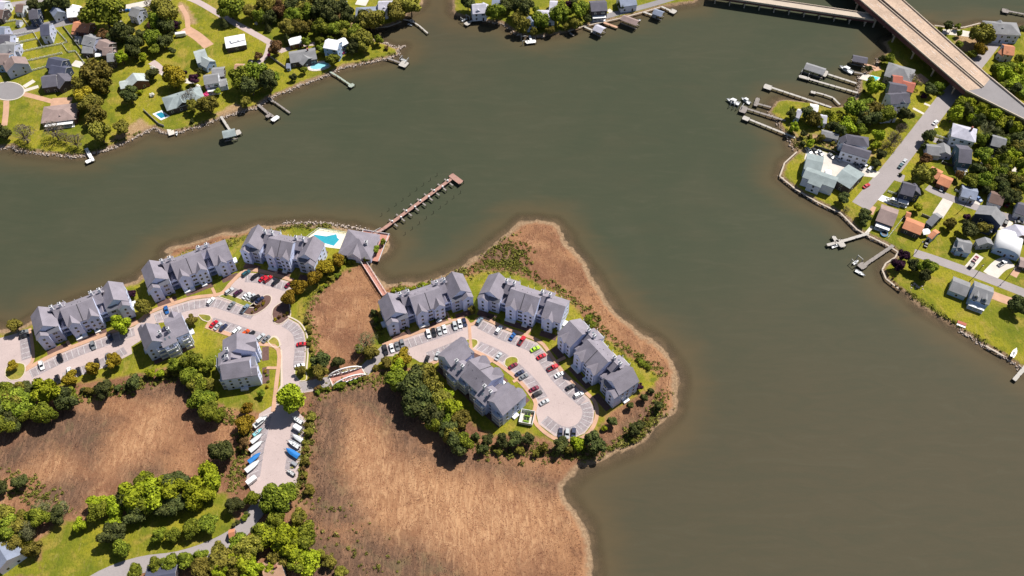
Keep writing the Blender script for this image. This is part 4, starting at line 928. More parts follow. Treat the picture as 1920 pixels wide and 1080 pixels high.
D('thin bare dock with a raised landing right of the white float dock', [(503,183),(518,193),(543,211)], 1.4, M_WOOD, 1.4, [(509,188,5,2)], nick='the thin bare dock')
D('greenish dock with small square end below the oval pool', [(618,134),(632,142),(657,159)], 1.5, mat('green_planks', (.30,.34,.29), .9, .2), 1.5, [(659,160,3.4,4.2,mat('green_planks', (.30,.34,.29)))], nick='the greenish dock')
D('dock at the river spit with a loaded boat lift', [(727,109),(750,117)], 1.8, M_WOOD, 1.5, [(757,120,6,6,M_WOODW)], lifts=[(758,113)], nick='the spit dock')
D('thin angled dock reaching from the creek-mouth trees', [(756,36),(772,39),(786,48),(802,62)], 1.3, M_WOODW, 1.4, [(772,39,4,3,M_WOODW)], nick='the creek-mouth dock')
D('short dock with boat lift on the northern point west side', [(895,33),(879,42)], 1.6, M_WOODW, 1.5, [(876,44,4,4,M_WOODW)], lifts=[(872,36)], nick='the point west dock')
D('small white T dock at the tip of the northern point', [(993,66),(996,76)], 1.8, mat('white_decking', (.72,.72,.72)), 1.4, [(995,78,3.5,8,mat('white_decking', (.72,.72,.72)))], lifts=[(983,76)], nick='the white T dock')
D('tiny broken dock in the tree shadow on the northern point', [(1068,61),(1075,66)], 1.5, M_WOOD, 1.0, nick='the tiny dock')
D('white dock with grey hip boathouse, first along the waterfront street', [(1096,50),(1112,57)], 1.8, M_WOODW, 1.5, [(1114,59,4,4,M_WOODW)], (1124,52,8,7,'lav'), nick='the grey boathouse dock')
D('plain orange-brown dock on the waterfront street', [(1132,42),(1157,51)], 2.2, M_PEACH, 1.5, nick='the orange-brown dock')
D('brown-roofed boat shelter with pale boat on the waterfront street', [(1168,30),(1176,33)], 2, M_WOOD, 1.5, [], (1182,36,14,6,'taupe'), nick='the brown boat shelter')
D('dock with blue-grey shelter, second last along the waterfront street', [(1206,22),(1226,29)], 1.8, M_WOODW, 1.5, [(1228,29,4,5,M_WOODW)], (1235,22,8,6,'bluegrey'), nick='the blue-grey shelter dock')
D('rightmost dock on the waterfront street with a square head', [(1240,12),(1258,20)], 2, M_WOODW, 1.5, [(1262,21,5,5)], nick='the square head dock')
D('long dock with boat lifts and two moored boats', [(1473,226),(1402,204)], 1.8, M_WOOD, 1.7, [(1394,205,5,7)], lifts=[(1378,196),(1385,199)], nick='the long lift dock')
D('shorter dock behind the long lift dock with a T head', [(1446,201),(1416,193)], 1.7, M_WOOD, 1.5, [(1419,191,3,9)], nick='the short T dock')
D('lowest long straight dock of the northern pier row', [(1491,258),(1406,224)], 1.8, M_WOODW, 1.7, [(1399,222,5,4)], nick='the lowest long dock')
D('long straight dock with square head, third of the pier row', [(1559,201),(1447,164)], 1.8, M_WOODW, 1.7, [(1440,163,6,5)], nick='the third long dock')
D('bent white dock inside the pier row', [(1575,196),(1562,183),(1545,177),(1526,172)], 1.5, M_WOODW, 1.5, [(1525,173,4,2.5,M_WOODW)], nick='the bent white dock')
D('long white dock ending in bare boat lifts', [(1609,174),(1514,147)], 1.8, M_WOODW, 1.7, [(1508,145,8,3,M_WOODW)], lifts=[(1510,138)], nick='the long white dock')
D('white dock with large grey boathouse above the pier row', [(1606,156),(1553,139)], 1.8, M_WOODW, 1.7, [(1545,137,5,7,M_WOODW)], (1529,127,15,7,'grey'), nick='the large boathouse dock')
D('short dock beside the turquoise pool with a moored boat', [(1622,139),(1602,135)], 1.6, M_WOOD, 1.5, nick='the pool-side short dock')
D('orange dock with dark hip boathouse near the bridge', [(1642,126),(1622,120),(1606,117)], 2, M_PEACH, 1.6, [(1610,117,8,3,M_PEACH)], (1613,109,11,6.5,'slate'), nick='the orange boathouse dock')
D('pale dock with boat below the taupe avenue house', [(1629,437),(1590,449),(1552,459)], 2.2, M_WOODW, 1.6, [(1577,456,4,6,M_WOODW),(1566,448,2.5,5,M_WOODW)], nick='the pale avenue dock')
D('straight grey dock with floats below the open lawn', [(1675,460),(1622,496)], 2.4, M_WOOD, 1.6, [(1617,498,5,4.5)], lifts=[(1606,490)], nick='the grey float dock')
D('white concrete dock at the right picture edge', [(1926,684),(1902,712)], 2.4, M_WOODW, 1.4, nick='the right-edge dock')
D('far dock on the cove in the top right corner', [(1960,34),(1888,20)], 1.8, M_WOOD, 1.5, [(1885,20,5,5)], nick='the far cove dock')
def pier():
    z = 2.0; m = mat('faded_red_planks', (.33,.19,.155), .9, .25, .5, 4)
    pts = [(699,440),(720,428),(845,336)]
    o = D('long red-brown marina pier with finger slips reaching from the clubhouse', pts, 2.5, m, z, [(855,335,4.0,10.5,m)], nick='the long marina pier', step=5)
    base = Vector(o.location); a, b = P(728,424,z)-base, P(845,338,z)-base; d = (b-a).normalized(); n = Vector((-d.y, d.x, 0))
    for i in range(9):
        p = a.lerp(b, (i+.7)/9)
        for s in (-1, 1):
            MB().bar(p+n*s*.9-Vector((0,0,.3)), p+n*s*3.4-Vector((0,0,.3)), .8, .15).build('finger_slip', M_WOOD, o)
            for t in (3.4, 9.0):
                q = p+n*s*t; MB().cyl((q.x,q.y), .11, -3, z+.2, 6).build('mooring_pile', M_PILE, o)
        q = p + n*.6*(-1)**i; MB().box(q.x-.35,q.x+.35,q.y-.35,q.y+.35,z,z+1.0).build('dock_box', M_WHITE, o)
    mb = MB(); w0, w1 = P(699,440,z)-base, P(716,431,z)-base
    for s in (-1, 1): rail_line(mb, w0+n*s*.9, w1+n*s*.9, 1.1)
    mb.build('railing', M_WHITE, o)
pier()
# ------------------------------------------------------------------ pools
def pool(label, deck, water, deckm, waterm, nick):
    pd = PX(deck); c = sum(pd, Vector())/len(pd); o = empty('swimming_pool', (c.x, c.y, GZ), 0, label, 'pool')
    polyface([p-c for p in pd], -.6, .18, 'deck', deckm, o)
    pw = [p-c for p in PX(water)]
    polyface(pw, -.3, .20, 'water', waterm, o)
    rim = pw + [pw[0]]
    ribbon([Vector((p.x,p.y,0)) for p in rim], .35, 0, .24, 'coping', M_WHITE, o, smooth=False)
    landmark(c, nick, 5); return o
o = pool('angular teal swimming pool on the cream deck beside the clubhouse', [(574,448),(598,429),(656,439),(637,467),(606,463)], [(582,447),(590,440),(612,443),(631,439),(633,446),(637,450),(626,462),(602,455)], mat('cream_deck', (.72,.66,.50), .8, .06), M_GREENW, 'the teal pool')
for q, e in (((575,447),(598,430)),((598,430),(655,439))):
    mb = MB(); c = Vector(o.location); rail_line(mb, P(*q)-c+Vector((0,0,.2)), P(*e)-c+Vector((0,0,.2)), 1.2); mb.build('railing', M_WHITE, o)
pool('small rectangular blue pool with white edge on the west shore lawn', [(286,214),(303,207),(319,218),(302,226)], [(291,214),(303,210),(315,218),(302,223)], M_WHITE, mat('deep_pool_water', (.02,.20,.30), .08, .1), 'the rectangular pool')
ov = lambda rx, ry: [(599+rx*math.cos(a)+.0*ry, 124-.16*rx*math.cos(a)+ry*math.sin(a)) for a in np.linspace(0, 2*math.pi, 18)[:-1]]
pool('oval pale blue pool with brick surround below the broad house', ov(23,9), ov(18,6), M_CONC, M_TEALW, 'the oval pool')
pool('turquoise pool with white deck among the waterfront piers', [(1610,148),(1620,138),(1652,146),(1642,156)], [(1624,150),(1634,142),(1650,146),(1641,152)], M_CONC, mat('turquoise_water', (.10,.62,.70), .08, .1), 'the turquoise pool')
# ------------------------------------------------------------------ fences, sea walls, stones
def fence(label, pts, m, h=1.5, name='fence', cat='fence', th=.16, post=True, pickets=False):
    W = PX(pts); c = W[0].copy(); o = empty(name, c, 0, label, cat)
    for i in range(len(W)-1):
        a, b = W[i]-c, W[i+1]-c
        if pickets:
            mb = MB(); L = (b-a).length; k = int(L/.32); d = (b-a).normalized()
            for zz in (h-.15, .45): mb.bar(a+Vector((0,0,zz)), b+Vector((0,0,zz)), .08, .1)
            for j in range(k):
                p = a+d*(j+.5)*.32; mb.bar(p-d*.08+Vector((0,0,h)), p+d*.08+Vector((0,0,h)), .12, h-.08)
            mb.build('pickets', m, o)
        else: MB().bar(a+Vector((0,0,h)), b+Vector((0,0,h)), th, h-.05).build('panel', m, o)
        if post:
            k = max(1, int((b-a).length // 2.4)); mb = MB()
            for j in range(k+1):
                p = a.lerp(b, j/k); mb.box(p.x-.1,p.x+.1,p.y-.1,p.y+.1,0,h+.15)
            mb.build('posts', m, o)
    return o
WF = mat('white_fence', (.78,.79,.82), .6, .06); BF = mat('dark_fence', (.05,.05,.055), .8, .2); GF = mat('grey_fence', (.33,.31,.30), .9, .2)
for lb, pt, mm in [('long grey fence running down past the terracotta ranch house', [(119,50),(168,114)], GF), ('white zigzag fence around the yard of the solar-roofed house', [(107,58),(127,80),(117,83),(80,90),(33,100)], WF),
    ('white stepped fence below the zigzag fence', [(118,85),(128,99),(142,97),(162,124)], WF), ('white fence between the two long empty yards', [(44,117),(117,101)], WF), ('white fence leading to the navy double house', [(39,139),(90,126)], WF),
    ('short white fence between the canopy yards', [(32,82),(69,74)], WF), ('white fence left of the solar-roofed house', [(63,61),(80,89)], WF), ('white fence along the west street', [(21,68),(62,61)], WF), ('white fence left of the grey shed', [(8,43),(31,39)], WF), ('white fence right of the grey shed', [(43,35),(53,49)], WF),
    ('long dark fence between the flats and the black-roofed hall', [(1526,276),(1560,286),(1592,300),(1628,311)], BF), ('dark fence in front of the teal-fronted house', [(1766,306),(1800,318)], BF), ('white fence beside the two-toned bungalow', [(1765,306),(1778,290)], WF),
    ('white fence around the blue-grey bungalow', [(1790,358),(1826,373),(1830,367)], WF), ('white fence beside the terracotta bungalow', [(1664,447),(1697,404)], WF), ('white fence in front of the white hip-roofed house', [(1753,255),(1795,268)], WF),
    ('grey plank fence left of the large navy house', [(1728,404),(1743,410)], GF), ('white fence beside the navy porch house', [(1664,360),(1680,365)], WF), ('dark hedge-side fence by the large navy house', [(1862,440),(1882,412)], GF), ('grey rail fence above the tiny blue shed', [(507,108),(536,128)], GF), ('low wall below the rectangular pool', [(270,208),(298,234),(308,238)], GF)]:
    fence(lb, pt, mm, 1.25 if mm is WF else 1.5, pickets=mm is WF)
SW = mat('seawall_concrete', (.42,.36,.30), .9, .2, .6)
for lb, pt in [('curved concrete sea wall around the flats lawn', [(1494,285),(1471,306),(1462,331),(1493,356),(1532,379),(1576,400)]), ('stone sea wall below the avenue and open lawn', [(1576,400),(1607,431),(1629,443),(1662,459),(1684,473)]),
    ('pale curved sea wall around the purple shrubs', [(1684,473),(1678,483),(1661,494),(1654,506),(1661,523),(1689,545)]), ('dark sea wall near the boat ramp at right', [(1848,649),(1882,668)]), ('sea wall of the cove beyond the highway bridge', [(1752,48),(1792,53),(1809,51),(1836,44),(1848,44)]),
    ('low sea wall along the waterfront street', [(1065,59),(1092,50),(1130,42),(1169,33),(1210,22),(1240,13)]), ('dark bulkhead around the creek-mouth lawn', [(668,50),(700,53),(728,50),(752,41)])]:
    fence(lb, pt, SW, .25, 'sea_wall', 'sea wall', .8, False)
# ------------------------------------------------------------------ loose stuff: shore stones, marsh grass, scrub
def stuff(name, verts, faces, m, label, cat):
    me = bpy.data.meshes.new(name); V = np.asarray(verts, np.float32).reshape(-1, 3); n = faces.shape[1]
    me.vertices.add(len(V)); me.vertices.foreach_set('co', V.ravel()); me.loops.add(faces.size); me.loops.foreach_set('vertex_index', faces.astype(np.int32).ravel())
    me.polygons.add(len(faces)); me.polygons.foreach_set('loop_start', np.arange(0, faces.size, n, dtype=np.int32)); me.polygons.foreach_set('loop_total', np.full(len(faces), n, np.int32))
    me.update(calc_edges=True); me.materials.append(m); o = link(name, me); o['kind'] = 'stuff'; o['label'] = label; o['category'] = cat; return o
def shore_pts(poly, i0, i1, step):
    W = [P(a, b, .3) for a, b in poly[i0:i1]]; out = []
    for a, b in zip(W, W[1:]):
        n = max(1, int((b-a).length / step)); d = (b-a).normalized()
        for k in range(n): out.append((a.lerp(b, k/n), Vector((d.y, -d.x, 0))))
    return out
def stones():
    oct_ = np.array([(1,0,0),(-1,0,0),(0,1,0),(0,-1,0),(0,0,1),(0,0,-1)], float); of = np.array([(0,2,4),(2,1,4),(1,3,4),(3,0,4),(2,0,5),(1,2,5),(3,1,5),(0,3,5)])
    V, Fc = [], []; k = 0
    for poly, i0, i1, st in ((SHORE_NW, 1, 31, .32), (SHORE_E, 12, 17, .3), (SHORE_E, 26, 33, .35), (SHORE_E, 34, 40, .8), (SHORE_E, 46, 52, .5), (SHORE_N, 4, 12, .6), (SHORE_MAIN, 16, 22, .5)):
        for p, n in shore_pts(poly, i0, i1, st):
            for _ in range(2):
                s = RNG.uniform(.25, .75); c = np.array([p.x+RNG.normal(0,.7), p.y+RNG.normal(0,.7), RNG.uniform(.0,.55)])
                V.append(oct_*np.array([s*RNG.uniform(.7,1.3), s*RNG.uniform(.7,1.3), s*.6]) @ np.array(Matrix.Rotation(RNG.uniform(0,3.1),3,'Z')) + RNG.normal(0,.07,(6,3)) + c); Fc.append(of+6*k); k += 1
    stuff('shore_stones', np.concatenate(V), np.concatenate(Fc), M_ROCK, 'grey and tan riprap stones lining the shores', 'stones')
stones()
def tufts(name, m, pts, zs, h, wd, lean, label, seed):
    r = np.random.default_rng(seed); n = len(pts); a = r.uniform(0, 2*math.pi, n)
    t = np.stack([np.cos(a), np.sin(a)], 1); la = .9 + wob(pts[:,0], pts[:,1], .05, seed)*2.2
    ld = np.stack([np.cos(la), np.sin(la)], 1) * (lean * r.uniform(.4, 1.3, n))[:,None]
    hh = h * r.uniform(.5, 1.3, n); ww = wd * r.uniform(.5, 1.2, n)
    b = np.concatenate([pts, zs[:,None]-.05], 1)
    V = np.zeros((n, 3, 3)); V[:,0] = b; V[:,0,:2] -= t*ww[:,None]/2; V[:,1] = b; V[:,1,:2] += t*ww[:,None]/2
    V[:,2] = b; V[:,2,:2] += ld*hh[:,None]; V[:,2,2] += hh
    return stuff(name, V.reshape(-1,3), np.arange(3*n).reshape(-1,3), m, label, 'marsh grass')
def sample(poly, n, seed, test=None):
    A = world(poly); r = np.random.default_rng(seed); p = r.uniform(A.min(0), A.max(0), (n, 2))
    return p[sdf(A, p[:,0], p[:,1]) > 0]
def marsh_cover():
    r = np.random.default_rng(4); p = np.stack([r.uniform(-240, 110, 330000), r.uniform(-150, 75, 330000)], 1)
    sm = sdf(SHORE_MAIN, p[:,0], p[:,1]); lv = np.full(len(p), -30.0)
    for l in LAWNS: lv = np.maximum(lv, sdf(l, p[:,0], p[:,1]))
    for l in ([(455,770),(580,770),(580,960),(440,960)], [(60,1010),(470,930),(560,960),(420,1070),(60,1200)]): lv = np.maximum(lv, sdf(l, p[:,0], p[:,1]))
    clump = wob(p[:,0], p[:,1], .5, 21) + wob(p[:,0], p[:,1], 1.6, 22)
    k = (sm > 4.5) & (lv < -1) & (clump > -.25); q = p[k]
    z = GZ - .55*ss(0, 8, -lv[k])*ss(0, 12, sm[k])
    dk = np.full(len(q), -30.0)
    for l in DARKM: dk = np.maximum(dk, sdf(l, q[:,0], q[:,1]))
    dk = dk - 1.5 + wob(q[:,0], q[:,1], .3, 8)*5 + r.normal(0, 3.5, len(q))
    a = dk < 0
    tufts('marsh_grass', leafmat('dry_grass', [(.19,.092,.050), (.30,.155,.080), (.43,.25,.135)]), q[a], z[a], .3, .6, 1.6, 'matted tan marsh grass covering the wetlands', 5)
    tufts('wet_marsh_grass', leafmat('wet_grass', [(.085,.055,.040), (.15,.092,.060), (.20,.135,.08)]), q[~a], z[~a], .35, .6, 1.2, 'dark brown wet marsh grass in hollows and edges', 6)
marsh_cover()
def scrub():                                     # low bushes and rank weeds nobody could count, along banks and lot edges
    r = np.random.default_rng(12); C = []
    for line, wd, n in [([(870,520),(910,500),(960,500),(1000,520),(1050,548),(1095,580),(1125,620),(1165,655),(1200,675),(1240,700)],4,800),([(735,545),(790,537),(840,525),(870,505)],3.5,260),([(900,475),(940,462),(975,475),(960,495),(910,500)],8,420),
        ([(575,590),(588,640),(592,700)],3.5,260),([(640,505),(600,540),(580,575)],4,220),([(590,738),(690,712),(740,705)],5,300),([(580,780),(568,850),(560,930)],4,320),([(458,800),(448,850),(438,920)],5,240),([(880,838),(960,848),(1050,848),(1120,848),(1180,828),(1225,785),(1240,735)],6,650),
        ([(130,738),(200,735),(270,715),(340,705)],5,380),([(350,700),(390,760),(440,785)],5,280),([(345,478),(420,458),(480,440),(560,424),(620,423)],3,380),([(36,280),(140,288),(190,278),(260,250)],2.2,260),([(340,243),(480,198),(620,135),(740,100)],1.6,320),([(1505,262),(1560,275),(1600,292)],4,260),
        ([(1478,245),(1500,282)],3,110),([(1700,548),(1800,612),(1900,675)],1.6,220),([(970,62),(1060,57),(1100,47)],2,140),([(600,960),(640,1010),(720,1065)],14,70),([(0,900),(120,960)],7,220),([(700,590),(712,630)],3,90),([(1170,830),(1215,790)],5,160),([(0,605),(60,600)],2,60),([(1655,100),(1645,125)],3,80),([(580,30),(660,45)],3,160)]:
        W = smoothline([P(a, b, .9) for a, b in line], 6); W = np.array([p[:] for p in W]); k = r.integers(0, len(W)-1, n); t = r.uniform(0, 1, (n,1)); p = W[k]*(1-t)+W[k+1]*t
        p[:,:2] += r.normal(0, wd*.42, (n,2)); C.append(p)
    C = np.concatenate(C); sm, so_ = fields(C[:,0], C[:,1]); C = C[np.maximum(sm, so_) > 1.2]; n = len(C); q = 18
    rad = r.uniform(.35, 1.25, n)*r.uniform(.6, 1.1, n)
    v = r.normal(size=(n,q,3)); v /= np.linalg.norm(v, axis=2)[...,None]; v[...,2] = np.abs(v[...,2])*.8
    c = C[:,None,:] + v*rad[:,None,None]*r.uniform(.5,1.0,(n,q,1)); nn = v + r.normal(0,.5,(n,q,3)); nn /= np.linalg.norm(nn, axis=2)[...,None]
    a = np.cross(nn, r.normal(size=(n,q,3))); a /= np.linalg.norm(a, axis=2)[...,None]; b = np.cross(nn, a); sz = (rad[:,None]*r.uniform(.22,.42,(n,q)))[...,None]
    V = np.stack([c-a*sz, c-b*sz, c+a*sz, c+b*sz], 2)
    stuff('bank_scrub', V.reshape(-1,3), np.arange(n*q*4).reshape(-1,4), leafmat('scrub_leaf', [(.05,.04,.014),(.085,.085,.016),(.14,.135,.022),(.20,.16,.05)]), 'low olive and brown scrub along banks and lot edges', 'scrub')
scrub()
# ------------------------------------------------------------------ vehicles
def paint(k, c): return mat('paint_' + k, c, .28, .04, .5, 3, spec=.5)
PC = dict(white=(.72,.73,.75), silver=(.42,.44,.46), grey=(.16,.17,.185), black=(.012,.012,.016), navy=(.02,.028,.07), red=(.45,.012,.025), maroon=(.16,.008,.03), blue=(.02,.10,.30), teal=(.02,.08,.10), lime=(.36,.62,.03), orange=(.50,.07,.015), bluegrey=(.16,.22,.28), purple=(.05,.012,.035))
M_CGLASS = mat('car_glass', (.015,.018,.022), .1, .2, spec=.6); M_LAMP = mat('lamp_lens', (.6,.6,.55), .2, .05); M_TAIL = mat('tail_lens', (.35,.01,.01), .25, .05)
def loft(mb, secs, mi=0, cap=True):               # secs: list of rings (equal length)
    n = len(secs[0]); v = [p for s in secs for p in s]; f = []
    for i in range(len(secs)-1):
        for j in range(n): f.append((i*n+j, i*n+(j+1) % n, (i+1)*n+(j+1) % n, (i+1)*n+j))
    if cap: f += [tuple(range(n)), tuple(reversed(range((len(secs)-1)*n, len(secs)*n)))]
    mb.add(v, f, mi)
def ring(x, w_, z0, z1, t=.12, wt=None):
    wt = w_ if wt is None else wt
    return [(x,-w_+t,z0),(x,w_-t,z0),(x,w_,z0+t),(x,(w_+wt)/2,(z0+z1)/2),(x,wt,z1-t),(x,wt-t,z1),(x,-wt+t,z1),(x,-wt,z1-t),(x,-(w_+wt)/2,(z0+z1)/2),(x,-w_,z0+t)]
def car_meshes(kind):
    L, Wd, belt, top = dict(sedan=(2.35,.92,.92,1.42), suv=(2.4,.97,1.05,1.75), pickup=(2.8,1.0,1.05,1.82))[kind]
    b = MB()
    nose = belt-.16
    loft(b, [ring(-L, Wd*.86, .34, belt-.12), ring(-L+.25, Wd, .26, belt-.02), ring(-L*.35, Wd, .24, belt), ring(L*.30, Wd, .24, belt), ring(L*.62, Wd, .26, nose+.05), ring(L-.2, Wd*.95, .3, nose-.06), ring(L, Wd*.8, .36, nose-.2)])
    if kind == 'sedan': xs = (-L*.72, -L*.42, L*.08, L*.42)
    elif kind == 'suv': xs = (-L*.95, -L*.80, L*.12, L*.44)
    else: xs = (-L*.12, -L*.08, L*.18, L*.40)
    # roof skin over the glass
    b.box(xs[1]-.02, xs[2]+.02, -Wd*.76, Wd*.76, top-.05, top)
    for sx, ex in ((xs[0], xs[1]), (xs[3], xs[2])):
        for s in (-1, 1):
            a = Vector((sx, s*Wd*.88, belt-.02)); e = Vector((ex, s*Wd*.74, top-.03)); d = e-a
            M = d.to_track_quat('Z','Y').to_matrix().to_4x4(); M.translation = a; b.box(-.05,.05,-.05,.05,0,d.length,M=M)
    if kind == 'pickup': b.box(-L+.12, -L*.14, -Wd*.80, Wd*.80, belt-.01, belt+.004, 1)
    gl = MB(); y0, y1 = Wd*.90, Wd*.74; z0, z1 = belt-.03, top-.04
    v = [(xs[0],-y0,z0),(xs[3],-y0,z0),(xs[3],y0,z0),(xs[0],y0,z0),(xs[1],-y1,z1),(xs[2],-y1,z1),(xs[2],y1,z1),(xs[1],y1,z1)]
    gl.add(v, [(0,1,5,4),(1,2,6,5),(2,3,7,6),(3,0,4,7),(4,5,6,7),(3,2,1,0)])
    wh = MB(); n = 12
    wh.add([(.34*math.cos(2*math.pi*i/n), y, .34*math.sin(2*math.pi*i/n)) for y in (-.11,.11) for i in range(n)], [(i,(i+1)%n,n+(i+1)%n,n+i) for i in range(n)]+[tuple(range(n)),tuple(reversed(range(n,2*n)))], [0]*n+[1,1])
    return dict(body=b.mesh('body', [MAT['paint_white'], M_DARK]), glass=gl.mesh('windows', [M_CGLASS]), wheel=wh.mesh('wheel', [M_TIRE, M_STEEL]), L=L, W=Wd, nose=nose)
paint('white', PC['white'])
CARM = {k: car_meshes(k) for k in ('sedan','suv','pickup')}
HL = MB().box(-.05,.05,-.2,.2,-.08,.08).mesh('headlight', [M_LAMP]); TL = MB().box(-.05,.05,-.2,.2,-.08,.08).mesh('tail_light', [M_TAIL])
CARS_PLACED = []
def car(px, py, hx, hy, col, kind='sedan', place=''):
    z = GZ + .8; a = P(px, py, z); b = P(px+hx, py+hy, z); ang = math.atan2(b.y-a.y, b.x-a.x)
    kn = {'sedan':'car', 'suv':'sport utility vehicle', 'pickup':'pickup truck'}[kind]
    cn = dict(navy='dark navy', teal='dark teal', lime='lime green', bluegrey='blue-grey', purple='dark purple').get(col, col)
    o = empty('parked_car' if kind != 'pickup' else 'pickup_truck', (a.x, a.y, GZ+.07), ang, f'{cn} {kn} {place}', 'car' if kind != 'pickup' else 'truck', 'parked cars')
    M = CARM[kind]; bo = link('body', M['body'], o); bo.material_slots[0].link = 'OBJECT'; bo.material_slots[0].material = paint(col, PC[col])
    link('windows', M['glass'], o)
    for x in (-M['L']*.6, M['L']*.62):
        for y in (-M['W']+.08, M['W']-.08): link('wheel', M['wheel'], o, (x, y, .34))
    for y in (-M['W']*.6, M['W']*.6):
        link('headlight', HL, o, (M['L']-.04, y, M['nose']-.3)); link('tail_light', TL, o, (-M['L']+.03, y, .72))
    return o
def Z2(s, ox, oy): return lambda x, y: (x/s+ox, y/s+oy)
q = Z2(4.5, 360, 500)                            # pool-side court
for x, y, c, k in [(456,55,'teal','suv'),(532,80,'black','sedan'),(598,97,'red','sedan'),(640,103,'red','suv'),(706,130,'black','sedan'),(818,148,'maroon','sedan')]:
    car(*q(x,y), 14, -11, c, k, 'in the row along the pool-side apartment block')
for x, y, c, k in [(315,205,'silver','suv'),(388,220,'purple','suv'),(460,243,'white','sedan'),(497,253,'silver','sedan'),(535,263,'black','suv'),(570,277,'navy','sedan')]:
    car(*q(x,y), 14, -11, c, k, 'in the row above the grass strip')
for x, y, c, k in [(158,290,'white','suv'),(332,323,'grey','sedan'),(445,353,'bluegrey','pickup')]:
    car(*q(x,y), 11, -13, c, k, 'in the curved row below the grass strip')
for x, y, c, k in [(182,482,'red','sedan'),(218,500,'silver','sedan'),(263,512,'navy','sedan'),(376,540,'white','suv'),(450,560,'orange','suv'),(497,570,'black','sedan'),(580,594,'silver','suv'),(625,608,'grey','sedan')]:
    car(*q(x,y), 12, -12, c, k, 'in the row behind the corner twin block')
car(*q(925,652), 14, -2, 'red', 'sedan', 'alone on the curved eastern stalls'); car(*q(908,834), 14, -4, 'white', 'sedan', 'next to the olive bush by the truss bridge')
q = Z2(3.6, 0, 440)
for x, y, c, k, pl in [(155,656,'grey','sedan','upper of two at the left-edge lot'),(161,684,'black','sedan','lower of two at the left-edge lot'),(280,883,'white','suv','below the long front path at far left'),(406,832,'black','suv','left of centre before the westernmost apartment block'),(627,747,'grey','suv','in the middle stalls before the westernmost block'),(745,690,'navy','sedan','in the shade of the bright green tree'),
    (530,922,'black','sedan','between two olive trees on the west lot'),(468,922,'white','sedan','half under an olive tree, west lot'),(390,976,'black','suv','nearest the bottom of the west lot'),(655,862,'black','sedan','behind the middle olive tree, west lot'),(730,826,'grey','sedan','behind the right olive tree, west lot'),(1122,507,'blue','sedan','alone in the curved row near the second block')]:
    car(*q(x,y), *((16,-5) if x < 170 else (4,14)), c, k, pl)
q = Z2(4.5, 680, 480)
for x, y, c, k in [(190,790,'black','pickup'),(245,775,'white','sedan'),(290,760,'grey','sedan'),(333,740,'grey','suv'),(555,655,'white','suv'),(600,645,'black','suv'),(647,632,'silver','sedan'),(690,615,'white','sedan'),(778,588,'silver','suv'),(820,570,'white','suv'),(858,558,'navy','sedan')]:
    car(*q(x,y), 4, 14, c, k, 'in the row before the footbridge apartment block')
for x, y, c, k in [(985,545,'bluegrey','suv'),(1148,620,'white','suv'),(1263,677,'blue','sedan'),(1341,712,'red','pickup')]:
    car(*q(x,y), 9, -13, c, k, 'in the row before the cove-top apartment block')
for x, y, c, k in [(1455,782,'lime','sedan'),(1508,845,'red','sedan'),(1602,940,'red','pickup'),(1660,1000,'white','sedan')]:
    car(*q(x,y), 16, -8, c, k, 'in the row before the eastern apartment block')
for x, y, c, k, pl in [(540,875,'black','sedan','behind the tall olive tree on the point lot'),(628,842,'silver','sedan','left of the woodside block roof'),(1145,845,'silver','sedan','left of the small planting island'),(1268,925,'maroon','sedan','touching the small planting island'),(1325,987,'navy','sedan','below the maroon car by the planting island'),(1357,1018,'grey','sedan','third below the small planting island')]:
    car(*q(x,y), *((-5,14) if x < 700 else ((9,-13) if x < 1200 else (15,-9))), c, k, pl)
q = Z2(4.155, 780, 600)
for x, y, c, k, pl in [(920,535,'maroon','sedan','upper of three before the woodside block end'),(945,575,'black','suv','middle of three before the woodside block end'),(1000,638,'silver','sedan','lowest of three before the woodside block end'),(1203,520,'black','sedan','second last before the eastern block'),(1267,580,'white','suv','last before the striped bay by the eastern block'),(1125,880,'navy','sedan','left of three at the turning loop foot'),(1178,885,'silver','suv','middle of three at the turning loop foot'),(1228,880,'navy','suv','right of three at the turning loop foot')]:
    car(*q(x,y), *((15,-8) if y < 700 else (-1,14)), c, k, pl)
q = Z2(6.355, 1480, 200)
for x, y, c, k in [(235,525,'silver','suv'),(303,520,'black','sedan'),(370,545,'silver','sedan'),(500,585,'grey','sedan'),(585,615,'silver','sedan'),(800,690,'grey','sedan'),(890,715,'white','pickup'),(965,738,'white','suv')]:
    car(*q(x,y), *((9,9) if x < 850 else (10,-9)), c, k, 'along the dark fence in the flats yard')
car(*q(920,940), 13, -8, 'red', 'sedan', 'alone at the kerb of the avenue')
for x, y, hx, hy, c, k, pl in [(1696,302,8,-11,'silver','sedan','upper of two at the avenue kerb'),(1689,310,8,-11,'teal','sedan','lower of two at the avenue kerb'),(1754,229,10,-9,'white','sedan','at the top of the avenue kerb'),(1766,266,14,5,'black','suv','behind the two-toned bungalow'),(1767,353,8,-12,'white','sedan','in front of the terracotta zigzag house'),(1835,372,9,8,'blue','sedan','at the blue-grey bungalow'),(1890,383,8,-10,'maroon','sedan','right of the brown-roofed cottage'),(1886,417,5,-13,'black','suv','right of the large navy house'),(1829,485,8,-9,'maroon','sedan','upper of two on the cottage driveway'),(1822,497,8,-9,'black','suv','lower of two on the cottage driveway'),(1737,457,4,-13,'black','sedan','on the open lawn below the orange cottage'),(1880,493,10,-6,'white','pickup','before the barrel-roofed hall'),(1911,417,14,2,'black','sedan','at the right-edge street'),(1925,491,12,4,'grey','sedan','under the dark carport'),(472,115,12,3,'black','sedan','on the gravel yard by the tan shed'),(233,51,10,7,'navy','sedan','on the driveway below the pale back-street house'),(1131,21,14,-3,'black','sedan','before the white-porched dark house'),(239,19,13,-3,'blue','sedan','on the back street by the pale house')]:
    car(px=x, py=y, hx=hx, hy=hy, col=c, kind=k, place=pl)
